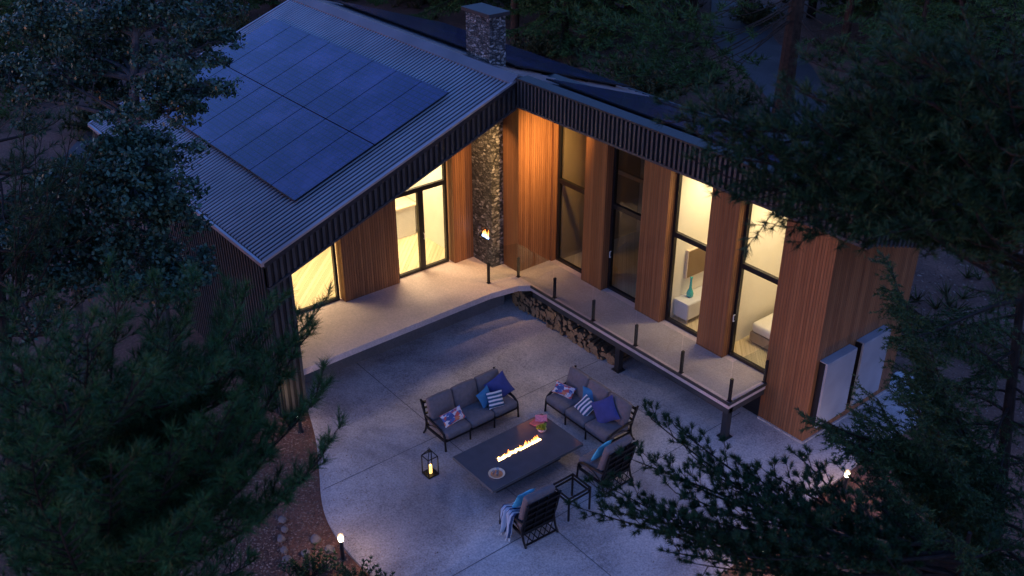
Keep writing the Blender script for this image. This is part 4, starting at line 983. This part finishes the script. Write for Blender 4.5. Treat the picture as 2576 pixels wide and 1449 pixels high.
# broadleaf trees, left
def broadleaf(name, trunk, lobes, nleaf, size, label, r0=0.16, ends=7):
    root = empty(name, trunk[0], 0, label, 'tree'); mb = MB(); tp = np.array(trunk, float); n = len(tp)
    mb.tube([tuple(p) for p in tp], [r0*(1-0.75*i/(n-1)) for i in range(n)], 9)
    C = []
    for (c, r) in lobes:
        c = np.array(c); i = int(np.argmin([np.linalg.norm(c-p)+(4 if p[2] > c[2] else 0) for p in tp])); a = tp[i]
        pl = bez(a, a+(c-a)*0.35+UPV*0.3, c-(c-a)*0.2-UPV*0.1, c, 8); mb.tube([tuple(p) for p in pl], list(np.linspace(r0*0.35, 0.02, 8)), 6, cap=False)
        for q in range(ends):
            d = unit(rng.normal(size=3)*np.array([1, 1, 0.7])+UPV*0.25); e = c+d*r*(0.6+0.5*rng.random()); s = pl[4+rng.integers(0, 4)]
            m_ = (s+e)/2+rng.normal(size=3)*0.12; mb.tube([tuple(s), tuple(m_), tuple(e)], [0.018, 0.011, 0.005], 4, cap=False)
            for z in range(4):
                f = e+rng.normal(size=3)*r*0.26*np.array([1, 1, 0.55]); mb.tube([tuple(m_), tuple(f)], [0.006, 0.003], 3, cap=False)
                C.append(f+rng.normal(size=(nleaf, 3))*np.array([0.13, 0.13, 0.08])*r*1.2)
    mb.build('trunk', 'bark_grey', root); V, F = leaves(np.concatenate(C), size); fastmesh('crown', V, F, 'leaf_bluegreen', root); return root
tr = [base_of(W(372, 640, 24)), W(352, 450, 23.5), W(338, 320, 23), W(338, 200, 22.5), W(342, 90, 22), W(335, -40, 21.5)]
tr[1] = ((tr[0][0]+tr[2][0])/2, (tr[0][1]+tr[2][1])/2, (tr[0][2]+tr[2][2])/2)
lb = [((95, 170, 22.5), 1.0), ((170, 205, 22.5), 0.9), ((60, 235, 22.5), 0.7), ((225, 130, 22.5), 0.8), ((160, 60, 22.5), 0.9), ((260, 40, 22), 0.8), ((300, 130, 23), 0.5), ((420, 60, 22), 0.8), ((500, 30, 22.5), 0.7), ((520, 110, 22.5), 0.55), ((440, 140, 22.5), 0.7), ((440, 190, 21.8), 0.75), ((500, 225, 21.4), 0.65), ((470, 262, 21.4), 0.45), ((410, 260, 22), 0.55), ((250, 230, 23), 0.6), ((380, 10, 22), 0.7), ((130, 10, 22.5), 0.8), ((300, 190, 23.5), 0.4), ((30, 190, 22.6), 0.6)]
broadleaf('broadleaf_tree', tr, [(W(*c), r) for c, r in lb], 54, 0.105, 'tall broadleaf tree with grey forked trunk at the left end of the roof', 0.2)
tr = [base_of(W(150, 980, 20)), W(190, 700, 20), W(240, 560, 19.5), W(300, 450, 19.5), W(330, 380, 19.5)]
lb = [((330, 350, 19.5), 0.6), ((365, 390, 19.3), 0.7), ((405, 430, 19), 0.65), ((300, 430, 19), 0.8), ((370, 480, 18.8), 0.8), ((415, 500, 19), 0.6), ((250, 520, 19), 0.8), ((330, 560, 18.8), 0.8), ((400, 590, 19), 0.7), ((180, 560, 19), 0.7), ((120, 620, 19), 0.9), ((230, 640, 18.8), 0.8), ((310, 670, 18.8), 0.8), ((400, 690, 19), 0.7), ((60, 560, 19.5), 0.7), ((40, 680, 19), 0.8), ((470, 690, 19.3), 0.35), ((210, 430, 19.5), 0.6), ((160, 720, 18.8), 0.8), ((430, 720, 19), 0.5), ((120, 480, 19.5), 0.4)]
broadleaf('broadleaf_tree', tr, [(W(*c), r) for c, r in lb], 58, 0.105, 'lower broadleaf tree with blue green leaves against the black side wall', 0.14)
# dark pine between them at the left edge
t4 = W(-40, 300, 17)
lim = [(0.5+0.45*random.random(), W(*q)) for q in ((90, 380, 17), (180, 330, 17.5), (210, 420, 17), (120, 500, 16.5), (40, 440, 16.5), (20, 560, 16), (240, 380, 17.5), (60, 320, 17))]
pine('pine_tree', base_of(W(-120, 900, 17)), t4, 0.2, lim, 30, 'dark pine at the left edge between the broadleaf crowns', 'tree', mat='pine_needles_dark', nl=0.17, nw=0.011, k=16, lmax=2.6, ltop=1.0, z0=0.4, z1=0.98, sub=0.2, twig=0.7, tuft_gap=0.16)
# conifers behind the house
def proto_spruce(h, seed):
    return dict(h=h)
def far_tree(px, py, h, kind, label, lean=0, w=None, s=1.0):
    b0 = gp(px, py, -1.1); b0 = (b0.x, b0.y, gh(b0.x, b0.y)-0.1)
    src = FAR[kind]; r = copy_tree(src); r.location = b0; r.rotation_euler = (0, lean, random.random()*6.28); k_ = h/12.0; r.scale = (k_*s, k_*s, k_)
    r['label'] = label; return r
FAR = {}
o = (0, 0, -500)
FAR['spruce'] = spruce('conifer_tree', (0, 0, 0), (0, 0, 12), 0.20, 66, 'x', 'tree', 'conifers behind the house', mat='far_needles', lmax=3.0, ltop=0.4, z0=0.12, z1=0.98, droop=0.25, nl=0.16, nw=0.045, dens=46, twig=1.0, gap=0.28, hang=0.2)
FAR['pine'] = spruce('conifer_tree', (0, 0, 0), (0.2, 0.1, 12), 0.22, 34, 'x', 'tree', 'conifers behind the house', mat='far_needles', bark='bark_pine', lmax=3.2, ltop=0.8, z0=0.30, z1=0.98, droop=0.05, nl=0.17, nw=0.045, dens=46, twig=1.05, gap=0.28, hang=-0.1)
far_specs = [
 (1295, 118, 15, 'pine', 'slim conifer rising just right of the chimney', 0.9), (1180, 60, 13, 'spruce', 'dark conifer directly behind the chimney', 1.0),
 (1060, 20, 13, 'spruce', 'dark conifer left of the chimney at the top edge', 1.0), (940, -10, 14, 'spruce', 'dark conifer above the middle of the ridge', 1.0),
 (820, -40, 14, 'pine', 'dark conifer above the ridge nearest the upper left roof corner', 1.0), (690, 20, 15, 'pine', 'conifer with an orange lit trunk behind the back corner of the roof', 0.9),
 (600, 40, 9, 'spruce', 'low conifer beside the back corner of the roof', 1.1), (1420, 130, 12, 'spruce', 'dark conifer a little right of the chimney, beyond the roof edge', 1.0),
 (1530, 130, 14, 'spruce', 'tall conifer at the top edge, midway between chimney and big trunk', 1.1), (1640, 110, 13, 'pine', 'pale green conifer left of the driveway', 1.0),
 (1740, 60, 14, 'pine', 'conifer at the top edge just left of the driveway', 1.0), (2120, 130, 13, 'pine', 'conifer right of the driveway bend', 1.0),
 (2250, 90, 15, 'spruce', 'dark conifer at the upper right beyond the driveway', 1.1), (2400, 150, 15, 'spruce', 'dark conifer near the top right corner', 1.1),
 (2540, 60, 15, 'pine', 'conifer in the top right corner behind the slender trunks', 1.0), (60, -30, 15, 'spruce', 'dark conifer in the top left corner', 1.2),
 (190, -60, 14, 'spruce', 'dark conifer at the top edge behind the tall broadleaf tree', 1.1), (480, -30, 13, 'spruce', 'dark conifer at the top edge between broadleaf tree and roof', 1.0), (30, 260, 12, 'spruce', 'dark conifer at the left edge beyond the broadleaf tree', 1.0)]
far_specs += [
 (1370, 60, 14, 'spruce', 'dark conifer at the top edge between the slim conifer and the next', 1.1), (1480, 60, 14, 'spruce', 'second dark conifer at the top edge right of the chimney', 1.1), (1580, 40, 14, 'pine', 'conifer at the top edge above the pale boughs', 1.1), (1680, 20, 15, 'spruce', 'dark conifer at the top edge, left of the road end', 1.2),
 (1100, -30, 15, 'spruce', 'far dark conifer left of the chimney, behind the nearer one', 1.2), (1240, 0, 15, 'spruce', 'far dark conifer just right of the chimney cap', 1.2), (880, -60, 15, 'spruce', 'far dark conifer above the ridge', 1.2), (740, -40, 14, 'spruce', 'far dark conifer at the top edge behind the orange lit trunk', 1.1),
 (2040, 40, 14, 'spruce', 'dark conifer right of the big trunk at the top edge', 1.1), (2170, 20, 15, 'spruce', 'far dark conifer beyond the driveway bend', 1.2), (2320, 20, 15, 'spruce', 'far dark conifer at the top edge above the near pine', 1.2), (2460, -20, 16, 'spruce', 'far dark conifer near the top right corner', 1.2), (2330, 220, 12, 'spruce', 'dark conifer right of the driveway, behind the near pine', 1.0), (2470, 330, 12, 'spruce', 'dark conifer at the right edge behind the near pine', 1.0), (2260, 330, 9, 'pine', 'small conifer beside the lower driveway', 1.0),
 (330, -50, 15, 'spruce', 'far dark conifer behind the tall broadleaf trunk', 1.2), (110, 120, 13, 'spruce', 'dark conifer at the upper left behind the broadleaf crown', 1.1), (560, -60, 14, 'spruce', 'far dark conifer left of the roof corner', 1.1), (1880, 20, 13, 'pine', 'conifer at the top edge where the driveway vanishes', 0.9)]
for (px, py, h, kd, lbl, s) in far_specs: far_tree(px, py, h, kd, lbl, s=s)
for kd in list(FAR):
    r = FAR[kd]
    for c_ in list(r.children): bpy.data.objects.remove(c_)
    bpy.data.objects.remove(r)
# the big trunk beside the driveway, with hanging pale boughs
b5 = gp(1960, 318, -1.1); t5 = (b5.x+0.2, b5.y-0.3, 17.0)
lim = []
for q in ((1520, 150, 34), (1580, 190, 33), (1640, 120, 34), (1700, 170, 35), (1500, 200, 33), (1620, 60, 34), (1560, 80, 34), (1750, 90, 36), (1780, 200, 36), (2080, 110, 37), (2150, 150, 36), (2180, 60, 38), (2250, 120, 36), (1830, 40, 38), (1470, 60, 35), (1690, 215, 34)):
    e = W(*q); lim.append((min(0.95, max(0.3, (e[2]+2.6)/18.0)), e))
pine('pine_tree', (b5.x, b5.y, gh(b5.x, b5.y)-0.1), t5, 0.42, lim, 12, 'big bare pine trunk standing beside the driveway with pale green boughs', 'tree', mat='far_needles', bark='bark_pine', nl=0.36, nw=0.03, k=14, lmax=4.0, ltop=2.0, z0=0.62, z1=0.97, sub=0.42, twig=1.5, tuft_gap=0.3, bare=0.5, tl=1.6)
for (px, py, lbl) in ((2525, 260, 'slender pale birch trunk near the top right corner'), (2500, 330, 'second slender pale trunk, leaning, near the top right corner')):
    b6 = gp(px, py, -1.1); r = empty('birch_tree', (b6.x, b6.y, gh(b6.x, b6.y)), 0, lbl, 'tree', 'slender pale trunks at the upper right')
    mb = MB(); pts = [(b6.x+0.15*math.sin(i*0.8), b6.y+0.1*i, gh(b6.x, b6.y)+i*1.2) for i in range(8)]; mb.tube(pts, [0.06-0.006*i for i in range(8)], 7); mb.build('trunk', 'rock', r)
    C = np.concatenate([np.array(pts[j])+rng.normal(size=(60, 3))*0.6 for j in range(4, 8)]); V, F = leaves(C, 0.09); fastmesh('crown', V, F, 'shrub_leaf', r)
# shrubs and rocks by the patio
def shrub(x, y, r, h, nleaf, label, mat='shrub_leaf', size=0.07, group=None, name='shrub'):
    z = gh(x, y); root = empty(name, (x, y, z), 0, label, 'shrub', group); mb = MB(); P, D = [], []
    for i in range(int(26*r/0.5)):
        a = rng.random()*6.28; rr = r*rng.random()**0.6; e = np.array([x+rr*math.cos(a), y+rr*math.sin(a), z+h*(0.5+0.6*rng.random())*(1-0.4*rr/r)])
        s = np.array([x+rng.normal()*0.05, y+rng.normal()*0.05, z]); m_ = (s+e)/2+rng.normal(size=3)*0.05; mb.tube([tuple(s), tuple(m_), tuple(e)], [0.010, 0.008, 0.004], 4, cap=False)
        for t in np.linspace(0.4, 1, 5): P.append(s+(e-s)*t); D.append(e-s+UPV*0.2)
    mb.build('stems', 'bark_dark', root); V, F = spray(np.array(P), np.array(D), size, size*0.28, nleaf, (0.3, 1.3)); fastmesh('foliage', V, F, mat, root)
for (px, py, r, h, lbl) in ((780, 1455, 0.55, 0.6, 'small dark green shrub at the bottom edge beside the rocks'), (900, 1475, 0.5, 0.5, 'small dark green shrub at the bottom edge nearest the patio curve'), (960, 1500, 0.4, 0.4, 'low shrub at the bottom edge, right of the others')):
    p = gp(px, py, -1.09); shrub(p.x, p.y, r, h, 12, lbl, size=0.10, group='shrubs beside the patio curve')
for (px, py, r, h, lbl) in ((1640, 255, 1.6, 1.3, 'low bush just beyond the roof edge, left of the driveway'), (1750, 215, 1.2, 1.0, 'low bush on the bank left of the driveway'), (1590, 215, 1.6, 1.6, 'leafy bush beyond the roof edge, farthest left'), (1850, 270, 1.0, 0.9, 'low bush between the driveway and the big trunk'), (620, 110, 1.5, 1.6, 'yellowish bush behind the back corner of the roof'), (2190, 300, 1.3, 1.2, 'bush on the right side of the driveway'), (1900, 60, 1.6, 1.2, 'bush at the top edge beside the driveway'), (1370, 150, 1.6, 1.4, 'bush right of the chimney beyond the roof edge'), (250, 330, 1.5, 1.2, 'low bush near the far left path')):
    p = gp(px, py, -1.09); shrub(p.x, p.y, r, h, 9, lbl, 'brush_leaf', 0.26, 'bushes in the woods behind the house', 'bush')
def rock(x, y, r, label, seed):
    R_ = np.random.default_rng(seed); mb = MB(); nu, nv = 12, 8; k = R_.normal(size=(5, 3))
    for i in range(nv+1):
        for j in range(nu):
            th = PI*i/nv; ph = 2*PI*j/nu; d = np.array([math.sin(th)*math.cos(ph), math.sin(th)*math.sin(ph), math.cos(th)])
            q = d*r*(1+0.12*sum(math.sin(3*float(d@kk)) for kk in k)*0.6); mb.v.append((x+q[0], y+q[1]*0.8, gh(x, y)+q[2]*0.6+r*0.25))
    for i in range(nv):
        for j in range(nu): mb.f.append((i*nu+j, (i+1)*nu+j, (i+1)*nu+(j+1) % nu, i*nu+(j+1) % nu)); mb.m.append(0)
    return tag(mb.build('rock', 'rock', None, (x, y, gh(x, y))), label, 'rock', 'rocks in the mulch at the lower left')
RL = [(712, 1310, .10, 'small pale rock, topmost of the little row in the mulch'), (716, 1335, .09, 'small pale rock, second from the top of the row'), (708, 1358, .10, 'small pale rock in the middle of the row'), (716, 1385, .09, 'small pale rock near the lower end of the row'), (722, 1410, .11, 'pale rock at the lower end of the row'),
 (795, 1360, .13, 'rounded brown rock lit by the bollard, uppermost of its cluster'), (830, 1385, .12, 'rounded brown rock nearest the lit bollard'), (770, 1395, .11, 'rounded brown rock left in the cluster beside the shrub'), (825, 1425, .13, 'rounded brown rock lowest in the cluster beside the bollard')]
for i, (px, py, r, lbl) in enumerate(RL): p = gp(px, py, -1.09); rock(p.x, p.y, r, lbl, i)
# undergrowth in the woods
m = 1500; X = rng.uniform(-42, 16, m); Y = rng.uniform(7.5, 46, m); X2 = rng.uniform(-40, -12.5, 300); Y2 = rng.uniform(-10, 10, 300); X = np.concatenate([X, X2]); Y = np.concatenate([Y, Y2])
cl = np.sin(X*0.35+1)*np.cos(Y*0.28)+0.6*np.sin(X*0.9)*np.sin(Y*0.7); ok = cl > -0.15
for (a, b) in zip(rl, rr): ok &= np.hypot(X-(a[0]+b[0])/2, Y-(a[1]+b[1])/2) > math.hypot(a[0]-b[0], a[1]-b[1])*0.5+0.5
X, Y = X[ok], Y[ok]; Pn = np.stack([X, Y, np.array([gh(x, y) for x, y in zip(X, Y)])], 1)
Pn = np.repeat(Pn, 3, 0)+rng.normal(size=(len(Pn)*3, 3))*np.array([0.35, 0.35, 0.0])
V, F = spray(Pn, np.repeat(UPV[None], len(Pn), 0)+rng.normal(size=(len(Pn), 3))*0.35, 0.65, 0.06, 14, (0.2, 1.25))
tag(fastmesh('undergrowth', V, F, 'brush_leaf'), 'dark ferny undergrowth on the forest floor behind the house', 'undergrowth', kind='stuff')
# loose litter on the forest floor
m = 26000; X = np.concatenate([rng.uniform(-2, 9.5, m), rng.uniform(-24, 14, m), rng.uniform(8.5, 14, m//4)]); Y = np.concatenate([rng.uniform(-13, -5.9, m), rng.uniform(6.5, 34, m), rng.uniform(-5, 9, m//4)])
X = np.concatenate([X, rng.uniform(-1.5, 9.5, 12000)]); Y = np.concatenate([Y, rng.uniform(-10, -5.9, 12000)])
inside = np.zeros(len(X), bool); ex = np.array([e[0] for e in edge[:70]]); ey = np.array([e[1] for e in edge[:70]])
lo = ey < -1.0; inside = (Y > np.interp(X, ex[lo][np.argsort(ex[lo])], ey[lo][np.argsort(ex[lo])]+0.0)-0.05) & (X > -1.5) & (X < 9.8) & (Y < 6.4)
road = np.zeros(len(X), bool)
for (a, b) in zip(rl, rr):
    c0 = np.array([(a[0]+b[0])/2, (a[1]+b[1])/2]); road |= np.hypot(X-c0[0], Y-c0[1]) < math.hypot(a[0]-b[0], a[1]-b[1])*0.5
keep = ~inside & ~road; X, Y = X[keep], Y[keep]
Z = np.array([gh(x, y) for x, y in zip(X, Y)])+0.012
far_ = np.hypot(X-CAM.x, Y-CAM.y) > 26
V, F = leaves(np.stack([X, Y, Z], 1), 0.055); V = V.reshape(-1, 4, 3); Cn = V.mean(1, keepdims=True); V = Cn+(V-Cn)*np.where(far_, 2.2, 1.0)[:, None, None]*np.array([1, 1, 0.3]); 
mp_ = 1500; aa_ = rng.random(mp_); px_ = rng.uniform(-0.5, 9.4, mp_); py_ = np.where(aa_ < 0.5, np.interp(px_, ex[lo][np.argsort(ex[lo])], ey[lo][np.argsort(ex[lo])])+0.08+rng.exponential(0.5, mp_), rng.uniform(-7.5, 1.5, mp_))
V2, F2 = leaves(np.stack([px_, py_, np.full(mp_, G+0.008)], 1), 0.035); V2 = V2.reshape(-1, 4, 3); C2 = V2.mean(1, keepdims=True); V2 = C2+(V2-C2)*np.array([1, 1, 0.12])
F = np.concatenate([F, F2+len(V)*4]); V = np.concatenate([V, V2])
tag(fastmesh('leaf_litter', V.reshape(-1, 3), F, 'litter'), 'scattered bark chips and dead leaves on the forest floor', 'leaf litter', kind='stuff')

bollard(-14.5, 3.0, 0.6, 'lit bollard light behind the back corner of the house')
# ================================================================== LIGHT
def area(name, loc, size, e, col, rot=(0, 0, 0), sy=None, sp=125):
    l = bpy.data.lights.new(name, 'AREA'); l.energy = e; l.color = col; l.shape = 'RECTANGLE'; l.size = size; l.size_y = sy or size
    l.spread = math.radians(sp)
    o = bpy.data.objects.new(name, l); COL.objects.link(o); o.location = loc; o.rotation_euler = rot; return o
WARM = (1.0, 0.77, 0.43)
area('ceiling_lamp', (-4.1, -5.0, 2.85), 1.2, 128, WARM, sp=150); area('ceiling_lamp', (-4.1, -1.4, 3.7), 1.4, 235, WARM, sp=150)
area('ceiling_lamp', (4.5, 3.3, 4.35), 0.8, 92, WARM, sp=165); area('ceiling_lamp', (6.6, 3.3, 4.35), 0.8, 92, WARM, sp=165)
area('ceiling_lamp', (2.9, 4.6, 3.7), 0.2, 2.6, WARM)
area('soffit_downlight', (-1.15, -0.45, 4.9), 0.12, 20, (1.0, 0.60, 0.24), (math.radians(16), math.radians(8), 0), sp=80)
area('soffit_downlight', (1.35, 1.15, 5.16), 0.25, 72, (1.0, 0.60, 0.20), (0, math.radians(46), 0), sp=74)
w = bpy.data.worlds.new('World'); sc.world = w; w.use_nodes = True; nt = w.node_tree
bg = nt.nodes['Background']; sky = nt.nodes.new('ShaderNodeTexSky'); sky.sky_type = 'NISHITA'; sky.sun_disc = False
sky.sun_elevation = math.radians(1.5); sky.sun_rotation = math.radians(200); sky.air_density = 1.0; sky.ozone_density = 4.0; sky.dust_density = 0.3
mx = N(nt, 'ShaderNodeMix', data_type='RGBA', blend_type='MULTIPLY'); mx.inputs['Factor'].default_value = 1
L(nt, sky.outputs[0], mx.inputs['A']); mx.inputs['B'].default_value = (9.6, 6.8, 8.5, 1)
L(nt, mx.outputs['Result'], bg.inputs['Color']); bg.inputs['Strength'].default_value = 0.15
sl = bpy.data.lights.new('sun', 'SUN'); sl.energy = 0.12; sl.angle = math.radians(25); sl.color = (0.62, 0.72, 1.0)
so = bpy.data.objects.new('sun', sl); COL.objects.link(so); so.rotation_euler = (math.radians(35), math.radians(-20), 0)
# ================================================================== CAMERA
cam = bpy.data.cameras.new('camera'); co = bpy.data.objects.new('camera', cam); COL.objects.link(co); sc.camera = co
cam.sensor_width = 36; cam.lens = FPX/2576*36; cam.clip_end = 600; cam.clip_start = 0.1
M = Matrix((Rv, Uv, -Fv)).transposed().to_4x4(); M.translation = CAM; co.matrix_world = M
cam.dof.use_dof = True; cam.dof.focus_distance = 21; cam.dof.aperture_fstop = 1.5
sc.view_settings.view_transform = 'Standard'; sc.view_settings.look = 'None'; sc.view_settings.exposure = 0.0; sc.view_settings.gamma = 1.0
sc.cycles.max_bounces = 8; sc.cycles.diffuse_bounces = 4; sc.cycles.transparent_max_bounces = 16; sc.cycles.sample_clamp_indirect = 4
